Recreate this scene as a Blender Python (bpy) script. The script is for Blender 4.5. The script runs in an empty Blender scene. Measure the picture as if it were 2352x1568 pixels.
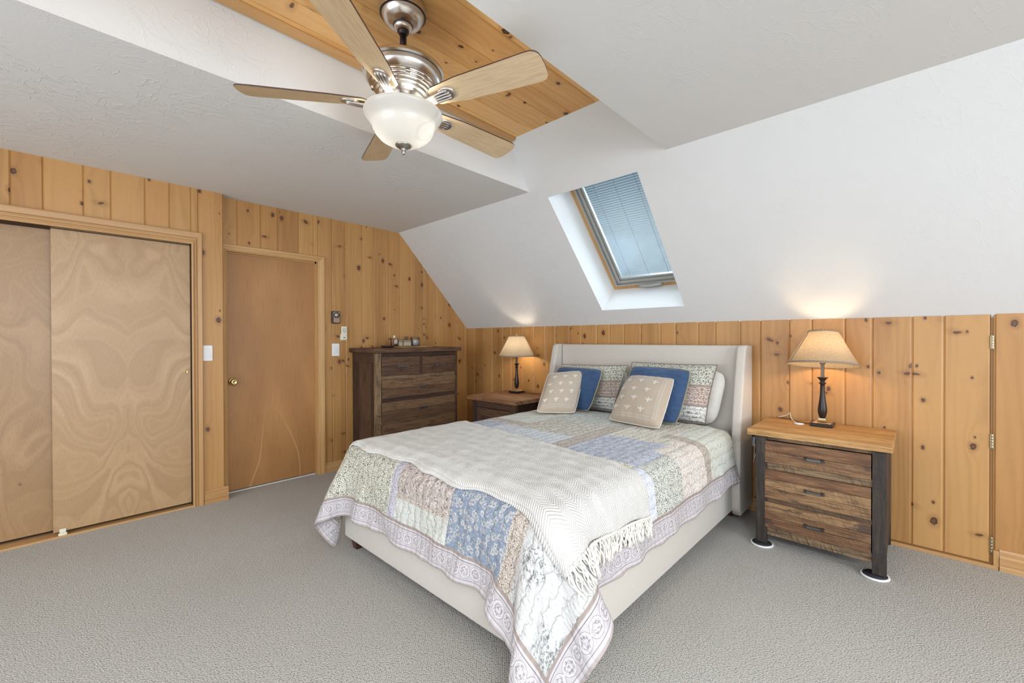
import bpy, bmesh, math, random
import numpy as np
from mathutils import Vector, Matrix

SC = bpy.context.scene
COL = SC.collection
PI = math.pi
R_ = random.Random(7)

# ------------------------------------------------------------------ camera
CAM = Vector((4.12361, -3.55637, 1.28))
FPX, YAW, PIT, ROL = 989.462, 0.754655, -0.0065029, -0.0027382
F = Vector((-math.sin(YAW)*math.cos(PIT), math.cos(YAW)*math.cos(PIT), math.sin(PIT)))
R0 = Vector((math.cos(YAW), math.sin(YAW), 0)); U0 = R0.cross(F)
RT = math.cos(ROL)*R0 + math.sin(ROL)*U0
UP = -math.sin(ROL)*R0 + math.cos(ROL)*U0
cd = bpy.data.cameras.new('camera'); cam = bpy.data.objects.new('camera', cd); COL.objects.link(cam)
cd.sensor_width = 36; cd.lens = FPX/2352*36; cd.clip_start = .02
cam.matrix_world = Matrix(((RT.x, UP.x, -F.x, CAM.x), (RT.y, UP.y, -F.y, CAM.y), (RT.z, UP.z, -F.z, CAM.z), (0, 0, 0, 1)))
SC.camera = cam
SC.view_settings.view_transform = 'Standard'; SC.view_settings.look = 'None'
SC.view_settings.gamma = 1; SC.view_settings.exposure = 0.68
try: SC.view_settings.use_curve_mapping = False
except Exception: pass
SC.cycles.use_denoising = True; SC.cycles.use_adaptive_sampling = True; SC.cycles.adaptive_threshold = .02; SC.cycles.adaptive_min_samples = 16
SC.cycles.max_bounces = 7; SC.cycles.diffuse_bounces = 4; SC.cycles.glossy_bounces = 3
SC.cycles.transmission_bounces = 4; SC.cycles.transparent_max_bounces = 8
SC.cycles.sample_clamp_indirect = 6; SC.cycles.caustics_reflective = False; SC.cycles.caustics_refractive = False

# ------------------------------------------------------------------ node helpers
class G:
    def __init__(s, name):
        s.m = bpy.data.materials.new(name); s.m.use_nodes = True
        s.t = s.m.node_tree; s.b = s.t.nodes['Principled BSDF']; s.o = s.t.nodes['Material Output']
    def n(s, typ, ins=None, **pr):
        nd = s.t.nodes.new(typ)
        for k, v in pr.items(): setattr(nd, k, v)
        for k, v in (ins or {}).items(): s.put(nd.inputs[k], v)
        return nd
    def put(s, sock, v):
        if isinstance(v, bpy.types.NodeSocket): s.t.links.new(v, sock)
        elif isinstance(v, (tuple, list)) and len(v) == 3 and sock.type == 'RGBA': sock.default_value = (*v, 1)
        else: sock.default_value = v
    def M(s, op, a, b=0.0, c=0.0):
        nd = s.n('ShaderNodeMath', operation=op)
        s.put(nd.inputs[0], a); s.put(nd.inputs[1], b); s.put(nd.inputs[2], c)
        return nd.outputs[0]
    def mix(s, f, a, b, mode='MIX'):
        nd = s.n('ShaderNodeMix', data_type='RGBA', blend_type=mode)
        s.put(nd.inputs[0], f); s.put(nd.inputs[6], a); s.put(nd.inputs[7], b)
        return nd.outputs[2]
    def ss(s, x, a, b):                       # smooth 0..1 between a and b
        nd = s.n('ShaderNodeMapRange', {'Value': x, 'From Min': a, 'From Max': b}, interpolation_type='SMOOTHSTEP')
        return nd.outputs[0]
    def uv(s, name='UVMap'):
        nd = s.n('ShaderNodeUVMap', uv_map=name); x = s.n('ShaderNodeSeparateXYZ', {0: nd.outputs[0]})
        return x.outputs[0], x.outputs[1]
    def obj(s):
        nd = s.n('ShaderNodeNewGeometry'); x = s.n('ShaderNodeSeparateXYZ', {0: nd.outputs['Position']})
        return x.outputs[0], x.outputs[1], x.outputs[2]
    def vec(s, x=0.0, y=0.0, z=0.0):
        nd = s.n('ShaderNodeCombineXYZ'); s.put(nd.inputs[0], x); s.put(nd.inputs[1], y); s.put(nd.inputs[2], z)
        return nd.outputs[0]
    def noise(s, v, scale=1.0, detail=3.0, rough=.5, dist=0.0, dim='3D', **k):
        nd = s.n('ShaderNodeTexNoise', {'Vector': v, 'Scale': scale, 'Detail': detail, 'Roughness': rough, 'Distortion': dist}, noise_dimensions=dim, **k)
        return nd.outputs[0]
    def vor(s, v, scale=1.0, feature='F1', rnd=1.0, metric='EUCLIDEAN', dim='2D'):
        nd = s.n('ShaderNodeTexVoronoi', {'Vector': v, 'Scale': scale, 'Randomness': rnd}, feature=feature, voronoi_dimensions=dim)
        if feature != 'DISTANCE_TO_EDGE': nd.distance = metric
        return nd
    def bump(s, h, dist=.001, st=1.0, nrm=None):
        ins = {'Height': h, 'Distance': dist, 'Strength': st}
        if nrm is not None: ins['Normal'] = nrm
        nd = s.n('ShaderNodeBump', ins); s.put(s.b.inputs['Normal'], nd.outputs[0]); return nd.outputs[0]
    def set(s, **k):
        for a, v in k.items(): s.put(s.b.inputs[a.replace('_', ' ')], v)
        return s.m

def plain(name, col, rough=.5, metal=0.0, **k):
    g = G(name); g.set(Base_Color=col, Roughness=rough, Metallic=metal)
    for a, v in k.items(): g.put(g.b.inputs[a.replace('_', ' ')], v)
    return g.m
def emis(name, col, st):
    g = G(name); g.set(Base_Color=col, Roughness=.5, Emission_Color=col, Emission_Strength=st); return g.m

# ------------------------------------------------------------------ materials
def wood_pine(name, light=(.525, .285, .098), dark=(.355, .172, .052), knots=True, rough=.42, kd=.36, kscale=1.0):
    g = G(name); u, v = g.uv(); r1, r2 = g.uv('rnd')
    kmask = 0.0; bend = 0.0
    if knots:
        wob = g.noise(g.vec(u, v), 9, 2)
        uu = g.M('ADD', u, g.M('MULTIPLY', g.M('SUBTRACT', wob, .5), .02))
        V = g.vor(g.vec(g.M('MULTIPLY', uu, 5.2*kscale), g.M('MULTIPLY', v, 3.7*kscale)), 1.0)
        sx = g.n('ShaderNodeSeparateColor', {0: V.outputs['Color']})
        rad = g.M('MULTIPLY_ADD', g.M('POWER', sx.outputs[1], 2.0), .055, .020)
        t = g.M('ADD', g.M('DIVIDE', V.outputs['Distance'], rad), g.M('MULTIPLY', g.M('SUBTRACT', g.noise(g.vec(g.M('MULTIPLY', u, 60), g.M('MULTIPLY', v, 110)), 1, 2), .5), 1.1))
        sel = g.M('GREATER_THAN', sx.outputs[0], kd)
        kmask = g.M('MULTIPLY', sel, g.ss(t, 1.18, .9))
        ring = g.M('MULTIPLY', sel, g.M('MULTIPLY', g.ss(t, .45, .9), g.ss(t, 1.3, 1.0)))
        halo = g.M('MULTIPLY', sel, g.ss(t, 3.2, .8))
        bend = g.M('MULTIPLY', sel, g.M('EXPONENT', g.M('MULTIPLY', V.outputs['Distance'], -9.0)))
    n1 = g.noise(g.vec(g.M('MULTIPLY', u, 5), g.M('MULTIPLY', v, .55)), 1, 2)
    ph = g.M('ADD', g.M('MULTIPLY', u, 130), g.M('ADD', g.M('MULTIPLY', n1, 34), g.M('MULTIPLY', bend, 15) if knots else 0.0))
    rings = g.M('MULTIPLY_ADD', g.M('SINE', ph), .5, .5)
    rings = g.M('POWER', rings, 1.6)
    fine = g.noise(g.vec(g.M('MULTIPLY', u, 420), g.M('MULTIPLY', v, 7)), 1, 2)
    broad = g.noise(g.vec(g.M('MULTIPLY', u, 9), g.M('MULTIPLY', v, .7)), 1, 3)
    f = g.M('ADD', g.M('MULTIPLY', rings, .24), g.M('ADD', g.M('MULTIPLY', g.M('SUBTRACT', fine, .5), .35), g.M('MULTIPLY', g.M('SUBTRACT', broad, .42), 1.7)))
    f = g.M('ADD', f, g.M('MULTIPLY', g.M('SUBTRACT', r1, .5), .80))
    c = g.mix(g.ss(f, -.25, 1.05), light, dark)
    c = g.mix(g.M('MULTIPLY', g.ss(r2, .35, 1.0), .35), c, (light[0]*.92, light[1]*.80, light[2]*.72))
    if knots:
        c = g.mix(g.M('MULTIPLY', halo, .45), c, (dark[0]*.62, dark[1]*.50, dark[2]*.42))
        c = g.mix(kmask, c, (.15, .060, .024))
        c = g.mix(g.M('MULTIPLY', ring, .9), c, (.045, .018, .010))
        V2 = g.vor(g.vec(g.M('MULTIPLY', g.M('ADD', u, g.M('MULTIPLY', v, .35)), 3.4), g.M('MULTIPLY', g.M('ADD', v, g.M('MULTIPLY', g.noise(g.vec(u, v, 8.0), 12, 2), .05)), 6.5)), 1.0)
        sy = g.n('ShaderNodeSeparateColor', {0: V2.outputs['Color']})
        sp = g.M('MULTIPLY', g.M('GREATER_THAN', sy.outputs[0], .72), g.ss(g.M('ADD', V2.outputs['Distance'], g.M('MULTIPLY', g.M('SUBTRACT', wob, .5), .05)), .070, .045))
        c = g.mix(sp, c, (.075, .026, .012))
        c = g.mix(g.M('MULTIPLY', g.M('MULTIPLY', g.M('GREATER_THAN', sy.outputs[0], .72), g.ss(V2.outputs['Distance'], .22, .06)), .35), c, (dark[0]*.6, dark[1]*.5, dark[2]*.4))
    g.bump(g.M('ADD', rings, fine), .0006, .35)
    return g.set(Base_Color=c, Roughness=rough)

def wood_recl(name, cols, dark=.55, saw=.5, stain=.4, rough=.62, grain=1.0):
    g = G(name); u, v = g.uv(); r1, r2 = g.uv('rnd')
    c1, c2, c3 = cols
    n1 = g.noise(g.vec(g.M('MULTIPLY', u, 26), g.M('MULTIPLY', v, 2.2)), 1, 4, .6)
    n2 = g.noise(g.vec(g.M('MULTIPLY', u, 190), g.M('MULTIPLY', v, 9)), 1, 3, .6)
    n3 = g.noise(g.vec(g.M('MULTIPLY', u, 7), g.M('MULTIPLY', v, 3.2)), 1, 3, .6, .6)
    c = g.mix(g.ss(n1, .32, .68), c1, c2)
    c = g.mix(g.ss(g.M('ADD', r1, g.M('MULTIPLY', g.M('SUBTRACT', n3, .5), .8)), .25, .85), c, c3)
    n5 = g.noise(g.vec(g.M('MULTIPLY', u, 70), g.M('MULTIPLY', v, 4.5), 2.0), 1, 4, .7)
    c = g.mix(g.M('MULTIPLY', g.ss(n5, .50, .62), .70), c, tuple(x*.42 for x in c2))
    c = g.mix(g.M('MULTIPLY', g.ss(n5, .46, .34), .30), c, tuple(min(1, x*1.35) for x in c3))
    c = g.mix(g.M('MULTIPLY', g.ss(n2, .42, .68), .6*grain), c, tuple(x*.35 for x in c2))
    sawl = g.ss(g.noise(g.vec(g.M('MULTIPLY', u, 16), g.M('ADD', g.M('MULTIPLY', v, 330), g.M('MULTIPLY', u, 130)), 1.5), 1, 2), .48, .62)
    sawm = g.M('MULTIPLY', g.ss(g.noise(g.vec(g.M('MULTIPLY', u, 10), g.M('MULTIPLY', v, 4), 3.3), 1, 2), .40, .62), saw)
    c = g.mix(g.M('MULTIPLY', g.M('MULTIPLY', sawl, sawm), .65), c, tuple(x*.30 for x in c2))
    st = g.M('MULTIPLY', g.ss(g.noise(g.vec(g.M('MULTIPLY', u, 9), g.M('MULTIPLY', v, 4), 9.0), 1, 4, .65), .54, .64), g.ss(r2, .35, .6))
    c = g.mix(g.M('MULTIPLY', st, stain), c, (.035, .022, .022))
    crack = g.ss(g.noise(g.vec(g.M('MULTIPLY', u, 85), g.M('MULTIPLY', v, 5), 5.0), 1, 2), .70, .76)
    c = g.mix(g.M('MULTIPLY', crack, dark), c, (.03, .017, .012))
    c = g.mix(g.M('MULTIPLY', r2, .25), c, tuple(x*.6 for x in c1))
    g.bump(g.M('SUBTRACT', g.M('ADD', n2, g.M('MULTIPLY', g.M('MULTIPLY', sawl, sawm), .6)), crack), .0012, .6)
    return g.set(Base_Color=c, Roughness=rough)

def wood_ply(name, c1, c2, c3, warp=9.0, mirror=True, vs=1.0, seed=0.0, fib=.30, rough=.38, con=.62):
    g = G(name); u, v = g.uv()
    if mirror: u2 = g.M('ABSOLUTE', u)
    else: u2 = u
    p = g.vec(g.M('MULTIPLY', u2, 2.3), g.M('MULTIPLY', v, 1.35*vs), seed)
    n = g.noise(p, 1.0, 1.5, .45, .9)
    ph = g.M('MULTIPLY', n, warp*6.28)
    w = g.M('MULTIPLY_ADD', g.M('SINE', ph), .5, .5)
    w2 = g.M('POWER', g.M('MULTIPLY_ADD', g.M('SINE', g.M('MULTIPLY', ph, 2.1)), .5, .5), 5)
    broad = g.noise(g.vec(u2, g.M('MULTIPLY', v, .8), seed+4), 2.2, 2)
    fb = g.noise(g.vec(g.M('MULTIPLY', u, 300), g.M('MULTIPLY', v, 28)), 1, 2)
    c = g.mix(g.M('MULTIPLY', w, con), c1, c2)
    c = g.mix(g.ss(broad, .35, .7), c, c3)
    c = g.mix(g.M('MULTIPLY', w2, .28*con), c, tuple(min(1, x*1.25) for x in c1))
    c = g.mix(g.M('MULTIPLY', g.ss(fb, .45, .75), fib), c, tuple(x*.72 for x in c2))
    V = g.vor(g.vec(g.M('MULTIPLY', u2, 2.2), g.M('MULTIPLY', v, 1.7), 0), 1.0)
    c = g.mix(g.M('MULTIPLY', g.M('MULTIPLY', g.ss(V.outputs['Distance'], .028, .006), g.M('GREATER_THAN', g.n('ShaderNodeSeparateColor', {0: V.outputs['Color']}).outputs[0], .55)), .7), c, (.14, .075, .04))
    g.bump(fb, .0003, .3)
    return g.set(Base_Color=c, Roughness=rough)

def wood_slab(name):
    g = G(name); u, v = g.uv()
    n = g.noise(g.vec(g.M('MULTIPLY', u, 3.0), g.M('MULTIPLY', v, .7)), 1, 2, .5)
    ph = g.M('ADD', g.M('MULTIPLY', v, 5.0), g.M('ADD', g.M('MULTIPLY', g.M('ABSOLUTE', u), 16.0), g.M('MULTIPLY', n, 9.0)))
    w = g.M('MULTIPLY_ADD', g.M('SINE', ph), .5, .5)
    line = g.M('POWER', w, 400)
    fb = g.noise(g.vec(g.M('MULTIPLY', u, 240), g.M('MULTIPLY', v, 6)), 1, 3)
    br = g.noise(g.vec(g.M('MULTIPLY', u, 3), g.M('MULTIPLY', v, 1.0), 2), 1, 2)
    c = g.mix(w, (.42, .205, .070), (.475, .24, .085))
    c = g.mix(g.ss(br, .35, .7), c, (.38, .185, .066))
    c = g.mix(g.M('MULTIPLY', g.ss(fb, .45, .72), .4), c, (.26, .12, .045))
    low = g.ss(v, .75, .25)
    c = g.mix(g.M('MULTIPLY', g.M('MULTIPLY', line, low), .8), c, (.66, .40, .17))
    g.bump(fb, .0003, .3)
    return g.set(Base_Color=c, Roughness=.42)

def plaster(name, col, st=1.0):
    g = G(name); x, y, z = g.obj(); P = g.vec(x, y, z)
    wob = g.noise(P, 2.5, 2)
    P2 = g.vec(g.M('ADD', g.M('MULTIPLY', x, 11), g.M('MULTIPLY', wob, 5)), g.M('ADD', g.M('MULTIPLY', y, 4.5), g.M('MULTIPLY', wob, 7)), g.M('MULTIPLY', z, 7))
    r = g.M('ABSOLUTE', g.M('SUBTRACT', g.noise(P2, 1.0, 3, .55, .4), .5))
    ridge = g.M('MULTIPLY', g.ss(r, .022, .0), g.ss(g.noise(P, 1.9, 2), .38, .55))
    P3 = g.vec(g.M('MULTIPLY', x, 16), g.M('MULTIPLY', y, 9), g.M('MULTIPLY', z, 15))
    r3 = g.M('ABSOLUTE', g.M('SUBTRACT', g.noise(P3, 1.2, 2, .5, 1.2), .5))
    ridge2 = g.M('MULTIPLY', g.ss(r3, .03, .0), g.ss(g.noise(P, 3.1, 2), .5, .62))
    pit = g.noise(P, 90, 2)
    heavy = g.M('MULTIPLY_ADD', g.ss(x, 2.4, 1.2), .82, .18)      # the left ceiling was trowelled far more coarsely than the right
    h = g.M('ADD', g.M('MULTIPLY', g.M('ADD', g.M('MULTIPLY', ridge, .55), g.M('MULTIPLY', ridge2, .30)), heavy), g.M('MULTIPLY', pit, .14))
    g.bump(h, .0036*st, .7)
    return g.set(Base_Color=col, Roughness=.75)

def carpet_mat():
    g = G('carpet_loop'); x, y, z = g.obj()
    # loops stand in rows that run diagonally through the room
    a = g.M('ADD', g.M('MULTIPLY', x, .7071), g.M('MULTIPLY', y, .7071)); b = g.M('SUBTRACT', g.M('MULTIPLY', y, .7071), g.M('MULTIPLY', x, .7071))
    V = g.vor(g.vec(g.M('MULTIPLY', a, 118), g.M('MULTIPLY', b, 165)), 1.0, 'F1', .55)
    n = g.noise(g.vec(x, y, 0), 2.2, 3); n2 = g.noise(g.vec(x, y, 0), 300, 2)
    c = g.mix(g.ss(V.outputs['Distance'], .12, .72), (.60, .585, .54), (.30, .285, .255))
    c = g.mix(g.M('MULTIPLY', g.ss(n, .35, .7), .22), c, (.40, .375, .345))
    c = g.mix(g.M('MULTIPLY', n2, .25), c, (.47, .455, .42))
    g.bump(g.M('SUBTRACT', 1.0, V.outputs['Distance']), .004, .9)
    return g.set(Base_Color=c, Roughness=.95)

def linen(name, col, col2=None, scale=900, rough=.85, b=.0006, mott=0.0):
    g = G(name); u, v = g.uv()
    w = g.M('MULTIPLY', g.M('SINE', g.M('MULTIPLY', u, scale)), g.M('SINE', g.M('MULTIPLY', v, scale)))
    n = g.noise(g.vec(u, v), 60, 3)
    c = g.mix(g.M('MULTIPLY_ADD', g.M('SUBTRACT', n, .5), 1.2, .4), col, col2 or tuple(x*.88 for x in col))
    g.bump(g.M('ADD', g.M('MULTIPLY', w, .3), n), b, .5)
    return g.set(Base_Color=c, Roughness=rough, Sheen_Weight=.15)

def quilt_fab(name, base, ink, ink2, kind, sc=1.0):
    g = G(name); u, v = g.uv()
    wob = g.noise(g.vec(u, v), 26*sc, 2)
    U = g.M('ADD', u, g.M('MULTIPLY', g.M('SUBTRACT', wob, .5), .018/sc)); W = g.M('ADD', v, g.M('MULTIPLY', g.M('SUBTRACT', g.noise(g.vec(u, v, 5.0), 26*sc, 2), .5), .018/sc))
    if kind == 'scroll':
        V = g.vor(g.vec(U, W), 30*sc)
        ring = g.M('MULTIPLY_ADD', g.M('SINE', g.M('MULTIPLY', V.outputs['Distance'], 21)), .5, .5)
        ln = g.ss(ring, .50, .85)
        dot = g.ss(g.vor(g.vec(U, W, 0), 75*sc).outputs['Distance'], .34, .2)
        sel = g.ss(g.noise(g.vec(u, v, 2.0), 40*sc, 2), .46, .58)
        c = g.mix(g.M('MULTIPLY', ln, .75), base, ink); c = g.mix(g.M('MULTIPLY', g.M('MULTIPLY', dot, sel), .9), c, ink2)
    elif kind == 'floral':
        V = g.vor(g.vec(U, W), 17*sc); d = V.outputs['Distance']
        pet = g.M('MULTIPLY', g.ss(d, .42, .30), g.ss(g.M('ABSOLUTE', g.M('SUBTRACT', g.noise(g.vec(u, v, 1.0), 95*sc, 2), .5)), .02, .07))
        leaf = g.ss(g.noise(g.vec(U, W, 7.0), 62*sc, 2, .5, .8), .57, .62)
        c = g.mix(g.M('MULTIPLY', pet, .85), base, ink); c = g.mix(g.M('MULTIPLY', leaf, .7), c, ink2)
        ctr = g.ss(d, .12, .06); c = g.mix(g.M('MULTIPLY', ctr, .7), c, tuple(x*.5 for x in base))
    elif kind == 'lattice':
        a = g.M('ADD', u, v); b = g.M('SUBTRACT', u, v); k = 260*sc
        d = g.M('MULTIPLY', g.M('SINE', g.M('MULTIPLY', a, k)), g.M('SINE', g.M('MULTIPLY', b, k)))
        r = g.ss(g.M('ABSOLUTE', g.M('SUBTRACT', g.M('ABSOLUTE', d), .45)), .22, .08)
        c = g.mix(g.M('MULTIPLY', r, .75), base, ink)
        c = g.mix(g.M('MULTIPLY', g.ss(g.noise(g.vec(u, v), 9, 2), .4, .7), .35), c, ink2)
    elif kind == 'sprig':
        V = g.vor(g.vec(u, v), 6.2*sc, rnd=.75); m = g.M('MULTIPLY', g.ss(g.M('ADD', V.outputs['Distance'], g.M('MULTIPLY', g.noise(g.vec(u, v), 30, 2), .4)), .66, .48), 1.0)
        leaf = g.ss(g.noise(g.vec(U, W, 7.0), 74*sc, 3, .6, .8), .53, .60)
        leaf2 = g.ss(g.noise(g.vec(U, W, 3.0), 50*sc, 2, .6, .8), .60, .64)
        c = g.mix(g.M('MULTIPLY', g.M('MULTIPLY', leaf, m), .75), base, ink); c = g.mix(g.M('MULTIPLY', g.M('MULTIPLY', leaf2, m), .7), c, ink2)
    elif kind == 'paisley':
        V = g.vor(g.vec(U, W), 11*sc)
        ring = g.M('MULTIPLY_ADD', g.M('SINE', g.M('MULTIPLY', V.outputs['Distance'], 34)), .5, .5)
        nn = g.ss(g.noise(g.vec(u, v), 120*sc, 2), .5, .58)
        c = g.mix(g.M('MULTIPLY', g.M('MULTIPLY', g.ss(ring, .6, .9), nn), .8), base, ink2)
        c = g.mix(g.M('MULTIPLY', g.ss(V.outputs['Distance'], .3, .2), .35), c, ink)
    else:
        c = base
    # quilting stitches: rows of small puckers
    q1 = g.M('ABSOLUTE', g.M('SINE', g.M('ADD', g.M('MULTIPLY', U, 60), g.M('MULTIPLY', wob, 3))))
    pk = g.noise(g.vec(g.M('MULTIPLY', u, 34), g.M('MULTIPLY', v, 75)), 1, 3)
    g.bump(g.M('ADD', g.M('MULTIPLY', g.M('POWER', q1, .4), .8), g.M('MULTIPLY', pk, 1.6)), .010, .85)
    return g.set(Base_Color=c, Roughness=.85, Sheen_Weight=.1)

def quilt_border():
    g = G('quilt_border_print'); a, d = g.uv('edge')
    base = (.54, .51, .53); ink = (.24, .205, .20)
    V = g.M('FRACT', g.M('MULTIPLY', a, 1/.054))
    cx = g.M('MULTIPLY', g.M('SUBTRACT', V, .5), .054)
    cy = g.M('SUBTRACT', d, .062)
    r = g.M('SQRT', g.M('ADD', g.M('MULTIPLY', cx, cx), g.M('MULTIPLY', cy, cy)))
    wob = g.noise(g.vec(a, d), 70, 2)
    rr = g.M('ADD', r, g.M('MULTIPLY', g.M('SUBTRACT', wob, .5), .006))
    ring = g.ss(g.M('ABSOLUTE', g.M('SUBTRACT', rr, .0235)), .0022, .0010); out_ = g.M('MAXIMUM', g.ss(g.M('ABSOLUTE', g.M('SUBTRACT', rr, .0268)), .0016, .0006), g.ss(g.M('ABSOLUTE', g.M('SUBTRACT', rr, .0145)), .0014, .0006))
    fill = g.M('MULTIPLY', g.ss(rr, .024, .018), g.ss(g.noise(g.vec(a, d), 130, 2), .5, .58))
    c = g.mix(.35, base, (.62, .59, .62))
    c = g.mix(g.M('MULTIPLY', g.M('MULTIPLY', g.ss(g.M('ABSOLUTE', g.M('SUBTRACT', d, .062)), .036, .03), g.ss(rr, .026, .03)), .35), c, (.42, .37, .36))
    c = g.mix(g.M('MULTIPLY', fill, .75), c, ink)
    c = g.mix(g.M('MULTIPLY', ring, .6), c, (.72, .70, .70)); c = g.mix(g.M('MULTIPLY', out_, .75), c, ink)
    def line(p, w, col, k=.9):
        nonlocal c
        c = g.mix(g.M('MULTIPLY', g.ss(g.M('ABSOLUTE', g.M('SUBTRACT', d, p)), w, w*.6), k), c, col)
    line(.098, .0022, (.20, .17, .17)); line(.026, .0018, (.25, .21, .21)); line(.116, .011, (.30, .235, .20)); line(.006, .009, (.40, .34, .32))
    g.bump(g.M('ADD', wob, g.M('ABSOLUTE', g.M('SINE', g.M('MULTIPLY', a, 90)))), .004, .6)
    return g.set(Base_Color=c, Roughness=.85)

def throw_mat():
    g = G('cream_chevron_knit'); u, v = g.uv()
    zz = g.M('PINGPONG', g.M('MULTIPLY', v, 1/.05), 1.0)          # zigzag across the rows
    ph = g.M('ADD', g.M('MULTIPLY', u, 1/.0115), g.M('MULTIPLY', zz, 2.9))
    rib = g.M('MULTIPLY_ADD', g.M('SINE', g.M('MULTIPLY', ph, 6.283)), .5, .5)
    n = g.noise(g.vec(u, v), 260, 2)
    c = g.mix(g.M('MULTIPLY', g.M('SUBTRACT', 1.0, rib), .55), (.85, .835, .79), (.735, .715, .66))
    g.bump(g.M('ADD', rib, g.M('MULTIPLY', n, .35)), .005, .9)
    return g.set(Base_Color=c, Roughness=.9, Sheen_Weight=.2)

def metal_brush(name, col=(.60, .57, .54), rough=.24):
    g = G(name); return g.set(Base_Color=col, Metallic=1.0, Roughness=rough, Anisotropic=.4)

M = {}
M['pine'] = wood_pine('knotty_pine')
M['pine_ceil'] = wood_pine('knotty_pine_ceiling', (.90, .56, .23), (.66, .34, .105), kd=.38)
M['trim'] = wood_pine('pine_trim', (.56, .335, .145), (.44, .235, .085), knots=False)
M['trim2'] = wood_pine('fir_casing', (.60, .36, .15), (.42, .225, .075), knots=False)
M['ply'] = wood_ply('birch_ply_front', (.50, .325, .172), (.35, .205, .095), (.43, .27, .132), seed=1.7)
M['ply2'] = wood_ply('birch_ply_rear', (.41, .25, .12), (.28, .158, .072), (.35, .21, .096), seed=6.2, mirror=False)
M['door'] = wood_slab('mahogany_slab')
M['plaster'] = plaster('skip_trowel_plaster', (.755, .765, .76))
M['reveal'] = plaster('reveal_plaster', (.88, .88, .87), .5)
M['carpet'] = carpet_mat()
M['oak'] = wood_recl('reclaimed_oak', ((.26, .130, .056), (.155, .070, .032), (.40, .24, .11)), stain=.9, saw=.8)
M['oak_top'] = wood_recl('oak_table_top', ((.60, .33, .115), (.48, .24, .078), (.70, .41, .16)), saw=.1, stain=.05, dark=.3)
M['oak_dark'] = wood_recl('dark_oak', ((.070, .034, .018), (.048, .022, .013), (.11, .056, .026)), saw=.4, stain=.4)
M['drawer_dark'] = wood_recl('umber_oak', ((.115, .056, .030), (.078, .036, .022), (.165, .088, .044)), saw=.25, stain=.5)
M['barn'] = wood_recl('barnwood_post', ((.060, .043, .031), (.030, .022, .017), (.105, .078, .056)), saw=1.0, stain=.2)
M['sawn'] = wood_recl('rough_sawn_rail', ((.20, .12, .060), (.10, .058, .030), (.29, .19, .10)), saw=1.2, stain=.1)
M['linen'] = linen('bed_linen', (.63, .59, .53), (.59, .545, .485))
M['mattress'] = linen('mattress_white', (.80, .80, .80))
M['white_fab'] = linen('cream_cotton', (.80, .765, .70), b=.003)
M['tan_fab'] = linen('taupe_cotton', (.50, .415, .325), (.455, .375, .29))
M['tan_back'] = linen('ivory_back', (.72, .68, .60))
M['stitch'] = plain('ivory_embroidery', (.74, .70, .62), .8)
g = G('navy_crinkled_linen'); u, v = g.uv(); n = g.noise(g.vec(g.M('MULTIPLY', u, 11), g.M('MULTIPLY', v, 34)), 1, 4, .6, .6); n2 = g.noise(g.vec(g.M('MULTIPLY', u, 30), g.M('MULTIPLY', v, 50), 3.0), 1, 3)
g.bump(g.M('ADD', n, g.M('MULTIPLY', n2, .3)), .022, .8); M['blue_fab'] = g.set(Base_Color=g.mix(n, (.026, .066, .15), (.040, .092, .205)), Roughness=.8, Sheen_Weight=.15)
M['knit'] = throw_mat()
M['tassel'] = plain('cream_yarn', (.80, .77, .69), .9)
M['q_cream'] = quilt_fab('quilt_cream_green', (.70, .69, .59), (.20, .20, .145), (.07, .07, .055), 'scroll')
M['q_creamplain'] = quilt_fab('quilt_cream', (.78, .75, .67), (.50, .45, .36), (.36, .33, .28), 'scroll', .8)
M['q_lav'] = quilt_fab('quilt_lavender_strip', (.62, .60, .66), (.30, .29, .34), (.25, .23, .25), 'scroll', 1.5)
M['q_brown'] = quilt_fab('quilt_brown_rose', (.50, .43, .39), (.70, .65, .60), (.09, .065, .06), 'floral', 1.4)
M['q_diam'] = quilt_fab('quilt_diamond', (.76, .77, .73), (.17, .195, .155), (.44, .44, .33), 'lattice', 1.0)
M['q_blue'] = quilt_fab('quilt_blue_floral', (.23, .285, .375), (.64, .63, .60), (.50, .48, .42), 'floral', 1.7)
M['q_peri'] = quilt_fab('quilt_periwinkle', (.41, .45, .56), (.76, .77, .81), (.62, .65, .70), 'floral', 1.7)
M['q_strip'] = quilt_fab('quilt_brown_strip', (.46, .39, .33), (.74, .69, .62), (.09, .075, .07), 'scroll', 1.3)
M['q_sprig'] = quilt_fab('quilt_bouquet', (.58, .575, .56), (.10, .11, .11), (.06, .10, .085), 'sprig', 1.0)
M['q_lblue'] = quilt_fab('quilt_pale_blue', (.76, .79, .86), (.50, .55, .68), (.80, .83, .89), 'lattice', 1.3)
M['q_green'] = quilt_fab('quilt_green_black', (.74, .75, .69), (.22, .23, .19), (.03, .038, .033), 'scroll', 1.1)
M['q_pink'] = quilt_fab('quilt_pink_paisley', (.78, .73, .67), (.64, .53, .47), (.24, .20, .18), 'paisley')
M['q_lgreen'] = quilt_fab('quilt_sage', (.74, .76, .69), (.40, .44, .37), (.70, .70, .62), 'lattice', 1.2)
M['q_tan'] = quilt_fab('quilt_tan_floral', (.68, .64, .56), (.36, .33, .28), (.17, .155, .13), 'floral', 1.8)
M['q_grey'] = quilt_fab('quilt_grey_lattice', (.72, .75, .78), (.34, .39, .44), (.66, .68, .70), 'lattice', 1.15)
M['q_border'] = quilt_border()
M['q_bind'] = plain('quilt_binding', (.22, .17, .14), .85)
M['q_lining'] = plain('quilt_lining', (.80, .79, .84), .85)
M['nickel'] = metal_brush('brushed_nickel')
M['pewter'] = metal_brush('pewter_dark', (.18, .19, .195), .38)
M['brass'] = metal_brush('brass', (.78, .60, .28), .22)
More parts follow.
